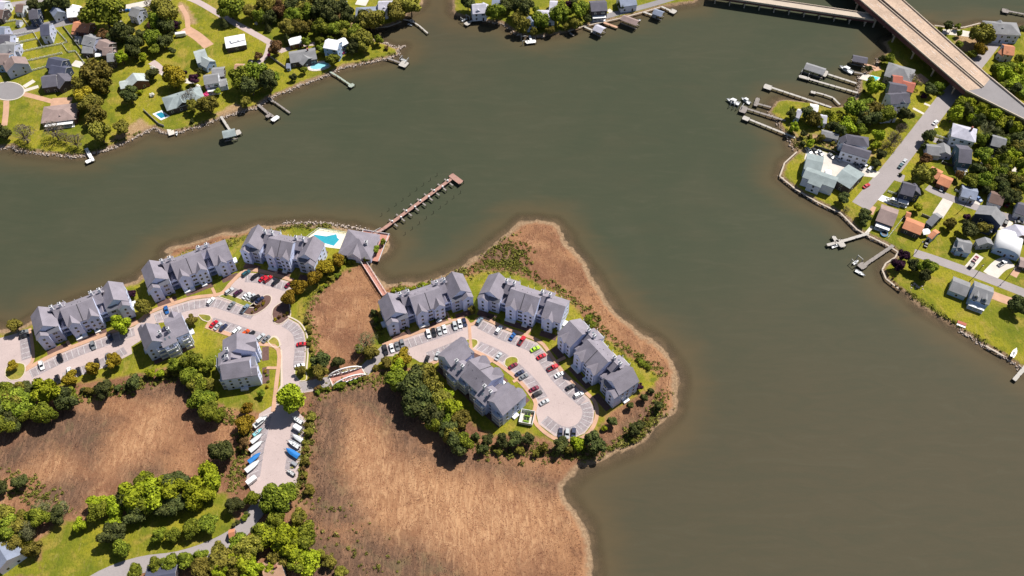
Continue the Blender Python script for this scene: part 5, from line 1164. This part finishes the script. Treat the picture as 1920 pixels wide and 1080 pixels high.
# ------------------------------------------------------------------ boats
M_HULL = mat('white_gelcoat', (.62,.63,.64), .3, .06); M_TARP = mat('blue_tarp', (.02,.17,.48), .6, .25, 1.2); M_CANV = mat('grey_canvas', (.40,.40,.41), .8, .15, 1); M_TEALH = mat('aqua_hull', (.22,.50,.55), .35, .1); M_BLK = mat('engine_black', (.02,.02,.022), .4, .2)
def boat_parts(o, L, kind, hullm):
    hw = L*.17; hgt = L*.11+.35; secs = []
    for t in (0, .25, .5, .7, .85, .95, 1.0):
        x = -L/2 + L*t; wd = hw*(1 - max(0, (t-.45)/.55)**2.2*.97) ; k = hgt*(1+.25*t**2); kz = .15+.5*t**4*hgt
        secs.append([(x,0,kz),(x,wd*.75,kz+.18),(x,wd,k),(x,wd*.88,k),(x,wd*.80,k*.62+.1),(x,-wd*.80,k*.62+.1),(x,-wd*.88,k),(x,-wd,k),(x,-wd*.75,kz+.18)])
    mb = MB(); loft(mb, secs); mb.build('hull', hullm, o)
    if kind in ('tarp', 'canvas'):
        tm = M_TARP if kind == 'tarp' else (M_HULL if kind == 'canvas' else M_CANV); mb = MB(); rs = []
        for t in (-.02, .25, .5, .72, .88, 1.01):
            x = -L/2+L*t; wd = hw*(1-max(0,(t-.45)/.55)**2.2*.95)*1.06; k = hgt*(1+.25*t*t); h = .55*(1-.6*abs(t-.45)*1.4)
            rs.append([(x,-wd,k-.12),(x,-wd,k+.05),(x,-wd*.45,k+h*.75),(x,0,k+h),(x,wd*.45,k+h*.75),(x,wd,k+.05),(x,wd,k-.12)])
        loft(mb, rs); mb.build('cover', tm, o)
    else:
        mb = MB(); 
        if kind == 'cabin':
            mb.box(-L*.10, L*.20, -hw*.62, hw*.62, hgt*.6, hgt+.95).build('cabin', M_HULL, o)
            MB().box(L*.2+.003, L*.2+.05, -hw*.55, hw*.55, hgt+.3, hgt+.85).box(-L*.08, L*.18, -hw*.63, hw*.63, hgt+.4, hgt+.8).build('cabin_windows', M_CGLASS, o)
            MB().box(-L*.22, L*.12, -hw*.7, hw*.7, hgt+1.45, hgt+1.55).build('hard_top', M_HULL, o)
            m2 = MB()
            for x in (-L*.2, L*.1):
                for y in (-hw*.6, hw*.6): m2.box(x-.04,x+.04,y-.04,y+.04,hgt*.7,hgt+1.45)
            m2.build('top_posts', M_STEEL, o)
        else:
            mb.box(-L*.05, L*.07, -.4, .4, hgt*.6, hgt+.5).build('console', M_HULL, o)
            MB().box(L*.07+.003, L*.07+.05, -.38, .38, hgt+.35, hgt+.75).build('windscreen', M_CGLASS, o)
            MB().box(-L*.22, -L*.14, -hw*.55, hw*.55, hgt*.55, hgt+.02).build('seat', M_CANV, o)
        MB().box(-L/2-.45, -L/2+.05, -.25, .25, hgt*.5, hgt+.45).box(-L/2-.3, -L/2-.12, -.08, .08, -.1, hgt*.5).build('outboard_motor', M_BLK, o)
WHEEL = CARM['sedan']['wheel']
def boat(label, px, py, hx, hy, L=6.5, kind='open', hullm=None, trailer=True, z=None, cat='boat', group='boats stored in the boat lot'):
    L *= .8
    z = (GZ+.07 if trailer else .05) if z is None else z
    a = P(px, py, z+.8); b = P(px+hx, py+hy, z+.8); o = empty('boat', (a.x, a.y, z), math.atan2(b.y-a.y, b.x-a.x), label, cat, group)
    if trailer:
        mb = MB()
        for y in (-.6, .6): mb.box(-L*.45, L*.3, y-.06, y+.06, .35, .47)
        mb.box(-.1,.1,-.9,.9,.36,.46); mb.box(L*.25, L*.72, -.06, .06, .35, .46).box(L*.25,L*.3,-.6,.6,.34,.45).build('trailer', M_STEEL, o)
        for y in (-.95, .95): link('wheel', WHEEL, o, (-.4, y, .34))
        sub = bpy.data.objects.new('boat_body', None)
        n0 = set(o.children); boat_parts(o, L, kind, hullm or M_HULL)
        for c in o.children:
            if c not in n0: c.location.z = .42
    else: boat_parts(o, L, kind, hullm or M_HULL)
    return o
q = Z2(2.7, 380, 680)
for x, y, L, k, hm, lb in [(295,300,9,'cabin',None,'long white boat on trailer, first of the left column'),(280,352,6,'open',M_TEALH,'small aqua boat on trailer, second of the left column'),(275,385,7,'canvas',None,'white covered boat on trailer, third of the left column'),(272,425,8,'canvas',None,'broad white covered boat, fourth of the left column'),(265,483,7.5,'tarp',None,'narrow boat under bright blue tarp in the left column'),(255,525,8.5,'canvas',None,'long white covered boat below the blue tarp boat, left column')]:
    boat(lb, *q(x,y), 14, -11, L, k, hm)
for x, y, L, k, hm, lb in [(480,290,7,'open',None,'white and dark boat at the top of the right column'),(480,383,6.5,'canvas',M_STEEL,'grey boat above the white centre-console, right column'),(462,412,7.5,'open',None,'white boat with blue trim above the big blue tarp'),(455,458,8.5,'tarp',None,'broad boat under bright blue tarp in the right column')]:
    boat(lb, *q(x,y), -14, -9, L, k, hm)
def boxtrailer(label, px, py, hx, hy, L=4.5, W=2.1, Hh=2.0, m=M_WHITE, name='cargo_trailer', cat='trailer'):
    a = P(px, py, GZ+1.2); b = P(px+hx, py+hy, GZ+1.2); o = empty(name, (a.x,a.y,GZ+.07), math.atan2(b.y-a.y,b.x-a.x), label, cat)
    mb = MB(); loft(mb, [ring(-L/2, W/2, .5, Hh+.4, .15), ring(L/2-.3, W/2, .5, Hh+.4, .15), ring(L/2, W/2*.85, .55, Hh+.25, .15)]); mb.build('box', m, o)
    for y in (-W/2-.02, W/2+.02): link('wheel', WHEEL, o, (-.2, y, .34))
    MB().box(L/2-.05, L/2+1.2, -.06, .06, .45, .56).build('tow_bar', M_STEEL, o); MB().box(-L/2-.03,-L/2+.01,-W*.4,W*.4,.7,Hh+.1).build('rear_door', M_STEEL, o)
    return o
boxtrailer('white box trailer at the bottom of the left boat column', *q(248,597), 14, -11)
boxtrailer('white box trailer between boats at the top of the right column', *q(481,332), -14, -9, 4.0)
boxtrailer('small grey utility trailer below the broad blue tarp boat', *q(462,510), -14, -9, 2.8, 1.5, .9, M_STEEL)
boxtrailer('silver-white camper trailer on the meadow beside the pines', 339, 65, 14, -2, 6, 2.3, 2.3, M_HULL, 'camper_trailer')
boat('empty boat trailer with yellow frame near the bottom of the right column', *q(446,556), -14, -9, 5, 'open', M_CANV)
for lb, x, y, hx, hy, L, k in [('white cabin boat at the long lift dock',1374,191,-12,-5,10,'cabin'),('white open boat behind the long lift dock head',1398,189,-9,-6,8,'cabin'),('white motor boat beside the turquoise pool dock',1586,131,-12,-6,11,'cabin'),('white boat tied to the pale avenue dock',1568,460,14,-5,7,'open'),('small white float boat by the grey float dock',1605,491,10,-7,5,'open'),('yellow-decked float at the end of the grey float dock',1613,512,12,7,6.5,'open'),('white boat at the spit dock lift',758,113,10,4,6,'open'),('tiny white boat at the creek-mouth dock',769,46,8,4,4.5,'open'),('white boat on the point west dock lift',871,37,9,-3,5,'open'),('rowing boat beside the concrete ramp dock',331,250,1,9,4.5,'open'),('pale boat under the brown boat shelter',1196,39,9,-3,6,'open'),('boat inside the green boathouse',432,256,10,-3,6,'open')]:
    boat(lb, x, y, hx, hy, L, k, trailer=False, group='boats afloat along the docks')
boat('white boat on trailer parked in the navy porch house drive', 1673, 378, -13, -4, 9, 'cabin'); boat('white boat with blue engine on the ramp at the right edge', 1901, 662, 6, -11, 7, 'open')
# ------------------------------------------------------------------ small things
def enclosure():
    c = P(988, 785); o = empty('bin_enclosure', (c.x,c.y,GZ), R(-12), 'white walled bin enclosure between the woodside block and the loop', 'enclosure')
    MB().box(-2.9,2.9,-3.2,3.2,0,.15).build('floor', M_CONC, o)
    for b in ((-3,-2.85,-3.3,3.3),(2.85,3,-3.3,3.3),(-2.84,2.84,-3.3,-3.15),(-2.84,2.84,3.15,3.3)): MB().box(*b,.16,2.2).build('wall', M_WHITE, o)
    landmark(c, 'the bin enclosure', 3)
    for k, (y, nm) in enumerate(((-1.2,'front'),(1.3,'rear'))):
        d = empty('dumpster', o.matrix_basis @ Vector((0, y, .2)), R(-12), f'lime green dumpster with dark lids, {nm} one inside the white enclosure', 'dumpster')
        MB().prism([(-.8,0),(.8,0),(.85,1.1),(-.85,1.4)], -1.2, 1.2).build('bin', mat('lime_paint', (.20,.34,.03), .5, .1), d)
        for x in (-.6,.6): MB().add([(x-.5,-.75,1.22),(x+.5,-.75,1.22),(x+.5,.75,1.5),(x-.5,.75,1.5),(x-.5,-.75,1.28),(x+.5,-.75,1.28),(x+.5,.75,1.56),(x-.5,.75,1.56)],[(0,3,2,1),(4,5,6,7),(0,1,5,4),(1,2,6,5),(2,3,7,6),(3,0,4,7)]).build('lid', M_BLK, d)
enclosure()
def trampoline():
    c = P(1657, 440); o = empty('trampoline', (c.x,c.y,GZ), 0, 'round trampoline with blue rim on the lawn by the sea wall', 'trampoline'); n = 20
    rr = lambda r, z: [(r*math.cos(2*math.pi*i/n), r*math.sin(2*math.pi*i/n), z) for i in range(n)]
    mb = MB(); mb.add(rr(1.9,.85)+rr(1.5,.87), [(i,(i+1)%n,n+(i+1)%n,n+i) for i in range(n)]); mb.build('rim_pad', mat('blue_pad', (.02,.16,.33), .6), o)
    MB().add(rr(1.5,.84), [tuple(range(n))]).build('mat', M_BLK, o)
    for i in range(6): a = i*math.pi/3; MB().cyl((1.8*math.cos(a),1.8*math.sin(a)),.04,0,.84,6).build('leg', M_STEEL, o)
trampoline()
def pole(px, py, lb, h=10):
    c = P(px, py); o = empty('utility_pole', (c.x,c.y,GZ), R(20), lb, 'utility pole', 'utility poles')
    MB().cyl((0,0),.16,0,h,7,.11).build('post', M_TRUNK, o); MB().box(-1.2,1.2,-.07,.07,h-.9,h-.75).build('crossarm', M_TRUNK, o); MB().cyl((.35,0),.2,h-2.4,h-1.5,8).build('transformer', M_STEEL, o)
for px, py, lb in [(1828,518,'utility pole at the shore street beside the cottage driveway'),(1717,474,'utility pole at the dead end of the shore street'),(1886,524,'utility pole on the verge right of the barrel hall drive'),(1805,391,'utility pole on the open grass beside the side street'),(1776,69,'street pole on the cove pad beyond the bridge')]: pole(px, py, lb)
def canopy(px, py, lb):
    c = P(px, py, GZ+2.4); o = empty('garden_canopy', (c.x,c.y,GZ), R(10), lb, 'canopy')
    MB().prism([(-1.8,2.3),(1.8,2.3),(0,3.0)], -2, 2).build('canvas', M_WHITE, o)
    for x in (-1.8,1.8):
        for y in (-1.6,1.6): MB().box(x-.05,x+.05,y-.05,y+.05,0,2.3).build('post', M_STEEL, o)
canopy(28,75,'white garden canopy in the upper fenced yard'); canopy(36,86,'white garden canopy beside the dark lawn'); canopy(1736,434,'white garden canopy between the terracotta houses'); canopy(185,102,'white garden canopy left of the lowest row house')
def stonepile(px, py, lb):
    c = P(px, py); o = empty('rubble_pile', (c.x,c.y,GZ), 0, lb, 'stones')
    for i in range(14):
        mb = MB(); s = random.uniform(.35,.8); x, y = random.gauss(0,1.3), random.gauss(0,1.0)
        mb.cyl((x,y), s, -.1, s*random.uniform(.5,.9), 6, s*.6); mb.build('stone', M_ROCK, o)
stonepile(1719,537,'heap of broken stones on the sea wall lawn')
# bench-like red shelter and ramp on the right shore
c = P(1803, 607); o = empty('shore_landing', (c.x,c.y,GZ), R(-28), 'small red-topped landing on the right-hand sea wall', 'landing')
MB().box(-2,2,-.8,.9,0,.5).build('platform', rm('red'), o); MB().box(-2,2,-1.9,-.82,-.2,.25).build('steps', M_WHITE, o)
# ------------------------------------------------------------------ trees and shrubs
G_ = {'green': [(.040,.055,.007),(.115,.145,.012),(.225,.255,.024)], 'bright': [(.065,.085,.005),(.180,.215,.009),(.31,.345,.020)], 'dark': [(.022,.028,.010),(.055,.066,.018),(.112,.122,.030)],
      'olive': [(.055,.052,.012),(.14,.128,.018),(.245,.215,.034)], 'gold': [(.085,.064,.006),(.205,.150,.010),(.33,.245,.020)], 'brown': [(.070,.042,.014),(.14,.085,.028),(.22,.14,.055)],
      'purple': [(.012,.004,.010),(.035,.010,.024),(.075,.022,.045)], 'white': [(.35,.35,.28),(.62,.60,.55),(.75,.74,.70)], 'pink': [(.35,.03,.12),(.60,.06,.22),(.70,.20,.35)], 'bare': [(.055,.042,.032),(.12,.095,.07),(.19,.165,.12)], 'pale': [(.06,.075,.03),(.15,.16,.07),(.24,.235,.12)]}
KN = dict(green='leafy green', bright='bright spring-green', dark='dark evergreen', olive='olive green', gold='golden olive', brown='brownish', purple='purple-leaved', white='white-blossomed', pink='pink-flowering', bare='half-bare grey', pale='pale grey-green')
def crown_mesh(kind, seed, cone=False):
    r = np.random.default_rng(seed); bare = kind in ('bare', 'pale')
    lobes = [(np.array([0,0,0.]), .62)]
    for i in range(13):
        v = r.normal(size=3); v /= np.linalg.norm(v); v[2] = v[2]*.75 + .05
        lobes.append((v*r.uniform(.44,.80), r.uniform(.24,.44)))
    n = 1500 if bare else 2300
    C, Nn = [], []
    while len(C) < n:
        c, rad = lobes[r.integers(len(lobes))]; v = r.normal(size=3); v /= np.linalg.norm(v)
        p = c + v*rad*r.uniform(.82, 1.06)
        if cone:
            z = r.uniform(-1, 1.15); rr = (1.2-z)*.42*r.uniform(.75,1.05); a = r.uniform(0, 6.28); p = np.array([rr*math.cos(a), rr*math.sin(a), z]); v = np.array([math.cos(a), math.sin(a), .5])
        elif any(np.linalg.norm(p-c2) < r2*.72 for c2, r2 in lobes): continue
        C.append(p); Nn.append(v)
    C = np.array(C); Nn = np.array(Nn) + r.normal(0, .55, (n,3)); Nn /= np.linalg.norm(Nn, axis=1)[:,None]
    t = np.cross(Nn, r.normal(size=(n,3))); t /= np.linalg.norm(t, axis=1)[:,None]; b = np.cross(Nn, t)
    s = (r.uniform(.05,.105,n) if not bare else r.uniform(.03,.075,n))[:,None]; k = r.uniform(.6,1.0,n)[:,None]*s if not bare else s*.35
    V = np.stack([C-t*s-b*k*.3, C-b*k, C+t*s+b*k*.2, C+b*k], 1).reshape(-1,3); Fq = np.arange(4*n).reshape(-1,4)
    verts = [tuple(v) for v in V]; faces = [tuple(f) for f in Fq]
    if not bare:                                   # uneven inner mass so that the crown is not see-through
        bm = bmesh.new()
        if cone: bmesh.ops.create_cone(bm, segments=9, radius1=.62, radius2=.02, depth=1.9, cap_ends=True)
        else:
            for c, rad in lobes:
                q = bmesh.ops.create_icosphere(bm, subdivisions=1, radius=rad*.80)
                for vv in q['verts']: vv.co = vv.co*random.uniform(.85,1.08) + Vector(c)
        o0 = len(verts); verts += [tuple(v.co) for v in bm.verts]; bm.verts.index_update()
        faces += [tuple(o0+v.index for v in f.verts) for f in bm.faces]; bm.free()
    else:                                          # limbs
        mb = MB()
        for i in range(16):
            v = Vector(r.normal(size=3)).normalized(); v.z = abs(v.z)*.8+.1; a = Vector((0,0,-.8)); d = v*.95-a
            M = d.to_track_quat('Z','Y').to_matrix().to_4x4(); M.translation = a; mb.cyl((0,0),.035,0,d.length,4,.008,M=M)
        o0 = len(verts); verts += mb.v; faces += [tuple(o0+i for i in f) for f in mb.f]
    me = bpy.data.meshes.new('crown'); me.from_pydata(verts, [], faces); me.materials.append(leafmat('leaf_'+kind, G_[kind])); return me
TRUNK = MB(); TRUNK.cyl((0,0),.5,-.05,.35,8,.34); TRUNK.cyl((0,0),.34,.35,1.0,8,.22)
for a in range(4):
    v = Vector((math.cos(a*1.6)*.9, math.sin(a*1.6)*.9, .75)); M = v.to_track_quat('Z','Y').to_matrix().to_4x4(); M.translation = (0,0,.72); TRUNK.cyl((0,0),.16,0,.9,5,.06,M=M)
TRUNK = TRUNK.mesh('trunk', [M_TRUNK])
CR = {}
def crown(kind, cone=False):
    k = (kind, cone)
    if k not in CR: CR[k] = [crown_mesh(kind, hash_(kind)+i*17, cone) for i in range(4)]
    return random.choice(CR[k])
def hash_(s): return sum(ord(c)*(i+3) for i, c in enumerate(s))
def tree(px, py, r, kind='green', shrub=False, cone=False):
    rm_ = r * mpp(px, py) * (1.14 if r >= 9 else 1.02); shrub = shrub or rm_ < 1.9
    hc = rm_*(.75 if shrub else 1.12) + (0 if shrub else .5)
    p = P(px, py, GZ + hc)
    big = 'large' if rm_ > 5.2 else ('small' if rm_ < 2.6 else '')
    what = 'shrub' if shrub else 'tree'
    lab = f'{big} {KN[kind]} {what} {where(p)}'.strip()
    o = empty('shrub' if shrub else TN.get(kind, ('broadleaf_tree', 'tree'))[0], (p.x, p.y, GZ-.05), random.uniform(0, 6.28), lab, 'shrub' if shrub else TN.get(kind, ('', 'tree'))[1], 'shrubs and bushes' if shrub else 'trees around the river')
    s = rm_ * random.uniform(.97, 1.06)
    c = link('crown', crown(kind, cone), o, (0,0,hc), None, (s*random.uniform(.88,1.14), s*random.uniform(.88,1.14), s*random.uniform(.85,1.12)))
    if not shrub: link('trunk', TRUNK, o, None, None, (rm_*.16, rm_*.16, hc*.95))
    else: link('stem', TRUNK, o, None, None, (rm_*.12, rm_*.12, hc*.7))
    return o
TN = dict(dark=('evergreen_tree', 'evergreen'), gold=('golden_tree', 'golden tree'), olive=('olive_green_tree', 'tree'), brown=('brown_tree', 'tree'), purple=('plum_tree', 'ornamental tree'), white=('blossom_tree', 'ornamental tree'), pink=('blossom_tree', 'ornamental tree'), bare=('bare_tree', 'bare tree'), pale=('bare_tree', 'bare tree'))
def add(kind, *lst, **kw):
    for t in lst: tree(t[0], t[1], t[2], kind, **kw)
# north-west shore
add('olive', (306,14,26),(181,139,23),(155,161,18),(194,155,16),(169,194,18),(178,211,19),(186,247,19),(228,239,13),(540,48,16),(558,47,15),(572,50,12),(647,62,10),(680,73,16),(683,85,12),(742,18,20),(770,10,18),(693,33,20),(573,13,17),(527,10,15),(460,190,11),(390,197,15),(360,198,11),(500,12,15),(470,20,14),(620,90,8))
add('green', (193,21,31),(295,36,17),(285,69,17),(291,90,10),(454,144,21),(479,136,19),(550,27,16),(600,50,15),(623,52,13),(643,48,11),(665,58,14),(710,73,9),(575,78,9),(600,75,9),(708,33,14),(624,110,12),(570,130,8),(408,170,7),(430,12,20),(515,145,12),(489,30,12),(603,90,9),(638,90,8),(620,72,6))
add('bright', (266,107,9),(227,106,13),(262,172,6),(379,124,5))
add('dark', (221,60,17),(240,55,13),(309,46,14),(334,44,6),(250,78,17),(264,65,10),(307,78,12),(248,94,14),(320,65,7),(282,138,12),(242,178,15),(373,133,6),(323,94,7),(360,228,5),(469,157,19),(503,151,19),(550,144,7),(667,83,13),(658,93,9),(680,33,15),(607,15,20),(620,23,19),(593,23,14),(640,15,16),(650,22,9),(5,245,14),(90,8,14),(114,4,16),(62,10,12),(78,14,9),(505,32,12),(565,15,12),(208,70,9))
add('dark', (419,40,9),(501,50,8),(538,72,9), cone=True)
add('gold', (323,143,19),(158,181,21)); add('brown', (194,64,11),(516,90,14),(484,104,8),(725,90,5))
add('purple', (345,136,6),(362,148,10),(328,46,8)); add('white', (287,127,6),(285,177,5),(373,164,7),(375,172,5),(480,44,4)); add('pink', (385,178,6),(641,97,5),(504,103,4))
add('bare', (282,10,13),(353,177,13),(100,244,18),(42,250,18),(139,264,14),(119,258,10),(318,30,10))
# northern point
add('green', (931,20,17),(1049,25,18),(1087,16,16),(1013,35,15),(1006,18,8),(1063,23,9)); add('dark', (877,3,14),(949,8,12),(982,13,17),(1103,34,8),(1164,10,8),(1180,13,5),(1075,5,9),(960,3,10)); add('olive', (976,27,13),(980,44,15),(1079,43,11),(1061,48,7),(1032,56,8),(1001,57,8)); add('purple', (1068,8,8))
# eastern neighbourhood
add('bright', (1640,160,16),(1591,226,14),(1566,222,12),(1488,203,7),(1489,238,9),(1518,268,9),(1529,225,8),(1590,235,15),(1723,387,9),(1648,252,12),(1642,271,9))
add('green', (1671,110,10),(1762,160,9),(1603,200,19),(1625,194,12),(1666,210,15),(1615,242,11),(1603,209,10),(1765,174,6),(1796,49,6),(1800,62,7),(1798,82,8),(1824,100,8),(1763,55,6),(1815,281,7),(1738,498,15),(1664,134,6),(1550,213,9),(1540,228,8))
add('dark', (1656,110,8),(1629,128,6),(1745,164,12),(1696,212,14),(1638,220,14),(1515,211,12),(1485,214,9),(1507,249,8),(1505,268,6),(1578,242,12),(1626,220,15),(1650,288,11),(1644,307,8),(1742,255,12),(1733,275,7),(1688,327,4),(1582,372,11),(1623,403,11),(1620,416,8),(1818,426,17),(1804,360,5),(1716,497,13),(1734,516,12),(1779,48,9),(1915,55,8),(1910,572,17),(1620,170,4))
add('olive', (1732,328,23),(1620,213,14),(1845,424,12),(1781,419,11),(1841,64,17),(1851,48,8),(1541,257,7),(1562,268,5),(1570,262,6),(1530,262,6),(1520,255,5)); add('gold', (1838,92,12)); add('purple', (1732,180,6),(1814,406,7),(1696,478,11),(1687,496,11)); add('brown', (1677,137,8),(1737,297,10),(1798,327,9))
add('bare', (1709,146,11),(1721,153,9),(1677,258,14),(1690,240,12),(1587,392,6),(1660,272,9))
# eastern woods along the ramp
add('bright', (1790,212,16),(1812,192,16),(1842,203,16),(1864,214,15),(1882,228,15),(1906,242,15),(1885,140,17),(1905,152,17),(1862,310,15),(1900,128,12),(1830,212,12),(1895,215,10)); add('green', (1800,198,14),(1870,130,14),(1915,172,14),(1880,162,11),(1840,262,12),(1843,290,15),(1882,300,15),(1875,325,15),(1900,332,14),(1845,335,15),(1915,310,14),(1893,285,10),(1912,110,9),(1825,345,9),(1860,350,11))
add('dark', (1835,226,12),(1897,262,12),(1830,315,13),(1880,350,13),(1910,346,12),(1873,250,11),(1905,290,10),(1850,355,9)); add('pale', (1852,240,13),(1866,233,10),(1858,300,9)); add('olive', (1912,276,13),(1858,316,12),(1895,370,9),(1825,256,8),(1800,262,6),(1812,268,6),(1890,310,11),(1905,360,9))
# apartment grounds
add('olive', (27,610,13),(267,573,15),(359,600,11),(564,694,9),(600,698,14),(693,660,14),(704,689,7),(724,678,10),(885,580,8)); add('bright', (226,608,18),(671,653,10),(747,684,17),(550,745,31),(280,699,9),(299,699,9)); add('purple', (248,549,8),(1197,724,8)); add('pale', (684,642,19))
add('gold', (21,684,9),(132,708,13),(174,690,13),(213,676,14),(541,558,16),(560,537,14),(588,520,16),(611,500,14),(632,488,13),(756,669,17),(458,795,17),(462,763,12)); add('brown', (458,832,11),(597,728,7))
add('green', (717,453,7),(703,467,8),(687,483,8),(490,737,8),(1105,596,8),(1108,608,8),(1040,618,8)); add('dark', (604,678,17),(631,678,13),(249,718,13),(191,730,17))
# trees behind the woodside block
add('dark', (786,705,24),(770,730,24),(800,745,22),(815,780,22),(838,800,20),(858,828,21),(780,760,20)); add('olive', (800,700,20),(812,728,22),(828,752,20)); add('bright', (850,768,21),(835,740,14),(745,700,12)); add('green', (826,765,16),(842,785,16))
add('dark', (915,824,11),(944,825,13),(965,822,13),(989,822,12),(891,819,8),(1052,832,14),(1117,832,18),(1147,788,10),(1181,759,8),(1207,744,8),(1220,733,7),(1233,761,9),(1191,804,12),(1203,795,8),(905,842,9)); add('bright', (1086,830,14),(1132,802,8)); add('olive', (1020,838,9),(975,845,8),(935,845,8),(1070,842,9),(1005,850,7))
# south-west woods
add('green', (23,750,25),(39,760,22),(47,775,16),(128,742,17),(331,683,15),(362,676,19),(389,683,13),(373,718,17),(377,753,19),(393,773,19),(412,777,13),(517,932,25),(539,924,17),(506,947,17),(473,936,13),(513,976,19),(70,967,20),(12,990,22),(226,1026,16),(491,999,21)); add('bright', (89,734,25),(249,928,28),(288,924,28),(319,913,28),(218,948,20),(362,917,24),(389,878,20),(179,944,17),(536,1013,28),(148,983,13),(454,1054,24),(554,1036,24),(402,905,14),(270,905,16))
add('dark', (19,788,19),(412,843,23),(331,940,20),(253,963,17),(210,998,21),(105,967,17),(439,947,14),(35,901,13),(4,913,12),(300,945,16),(360,945,14)); add('olive', (469,1028,22),(417,1050,24),(565,1054,19),(408,1033,17),(381,1065,18),(58,1030,17)); add('pale', (47,995,18),(120,950,12))
add('green', (296,1002,15),(323,1002,14),(358,991,15),(389,983,16),(253,1068,14),(288,1061,13),(319,1053,14),(346,1049,14),(373,1041,15))
add('olive', (573,865,9),(580,810,9),(580,917,10),(617,1054,13),(640,1074,12),(575,840,7),(572,890,7),(600,1040,11),(585,780,8), shrub=True)
# trees that fill the woods
def wood(poly, n, kinds, r0, r1, seed):
    rr = random.Random(seed); A = np.array(poly, float); got = []
    for _ in range(n*60):
        if len(got) >= n: break
        x, y = rr.uniform(A[:,0].min(), A[:,0].max()), rr.uniform(A[:,1].min(), A[:,1].max())
        if sdf(A, np.array([x]), np.array([y]))[0] < 0: continue
        r = rr.uniform(r0, r1)
        if any(math.hypot(x-a, y-b) < (r+c)*.55 for a, b, c in got): continue
        got.append((x, y, r)); tree(x, y, r, rr.choice(kinds))
wood([(1785,205),(1800,187),(1830,190),(1870,207),(1920,250),(1920,375),(1880,365),(1850,345),(1820,350),(1805,335),(1832,305),(1852,275),(1835,240),(1800,230)], 22, ('green','bright','olive','dark'), 10, 15, 1)
wood([(1868,128),(1920,118),(1920,180),(1892,170)], 5, ('bright','green','dark'), 11, 15, 2)
wood([(175,945),(260,905),(360,890),(402,890),(398,935),(330,955),(230,985),(190,985)], 12, ('bright','green','dark'), 17, 24, 3)
wood([(385,1078),(440,1012),(500,965),(560,965),(580,1040),(600,1078)], 14, ('bright','green','olive'), 17, 24, 4)
wood([(0,735),(110,722),(140,750),(60,790),(0,812)], 8, ('green','olive','dark'), 15, 22, 5)
wood([(745,695),(790,688),(822,735),(868,790),(875,835),(845,845),(800,790),(760,755)], 9, ('dark','olive','green'), 16, 23, 6)
wood([(500,2),(660,0),(655,28),(580,32),(505,40)], 12, ('dark','olive','brown','green'), 12, 17, 7)
wood([(345,680),(400,690),(395,740),(430,775),(400,785),(370,760),(350,720)], 6, ('green','olive'), 11, 16, 8)
wood([(1500,205),(1560,215),(1640,200),(1660,215),(1640,235),(1600,245),(1540,235)], 8, ('green','dark','olive'), 10, 14, 9)
wood([(0,960),(90,955),(60,1010),(30,1050),(0,1010)], 6, ('pale','olive','green'), 15, 20, 10)
# planting beds and hedges
random.seed(11)
for a, b, n, kk, r in [((85,650),(120,638),5,('green','gold'),3.2),((140,635),(200,612),6,('green','olive'),3),((300,560),(345,545),5,('green','olive'),3.2),((395,525),(430,512),5,('green',),3),((470,585),(500,565),6,('brown','gold'),3.5),((515,600),(538,585),5,('brown','gold'),3.5),((496,690),(503,730),4,('gold','green'),4),((735,625),(765,615),4,('olive','dark'),3.5),((800,605),(850,590),5,('olive','dark'),3.5),((910,595),(940,600),3,('dark',),3.5),
    ((575,600),(590,690),9,('green','olive'),5),((640,510),(600,545),6,('green','olive'),5),((1190,672),(1220,690),5,('dark','green'),5),((700,580),(712,620),5,('green','dark'),5.5),((735,545),(800,536),9,('green','bright'),6),((590,735),(690,708),10,('green','olive'),6),((640,490),(690,488),5,('green',),5),((1220,770),(1180,830),7,('olive','brown'),4.5),
    ((400,735),(395,760),3,('green',),9),((300,700),(360,700),6,('olive','green'),7),((130,735),(240,725),8,('olive','dark'),7),((270,1010),(400,980),4,('green',),6),((575,790),(565,920),8,('olive','brown'),5),((1690,545),(1660,505),6,('olive','brown'),3),((430,990),(470,960),4,('green','dark'),7)]:
    for i in range(n):
        t = (i+.5)/n; tree(a[0]+(b[0]-a[0])*t+random.uniform(-3,3), a[1]+(b[1]-a[1])*t+random.uniform(-2,2), r*random.uniform(.7,1.25), random.choice(kk), shrub=True)
# ------------------------------------------------------------------ every label singles out one thing
ORD = ['leftmost','second from left','third from left','fourth from left','fifth from left','sixth from left','seventh from left','eighth from left','ninth from left','tenth from left']
by = {}
for o in THINGS: by.setdefault(o['label'], []).append(o)
for lb, os_ in by.items():
    if len(os_) > 1:
        os_.sort(key=lambda o: topx(o.location))
        for i, o in enumerate(os_):
            if len(os_) <= 10: o['label'] = f'{lb}, {ORD[i]}'
bpy.context.view_layer.update()
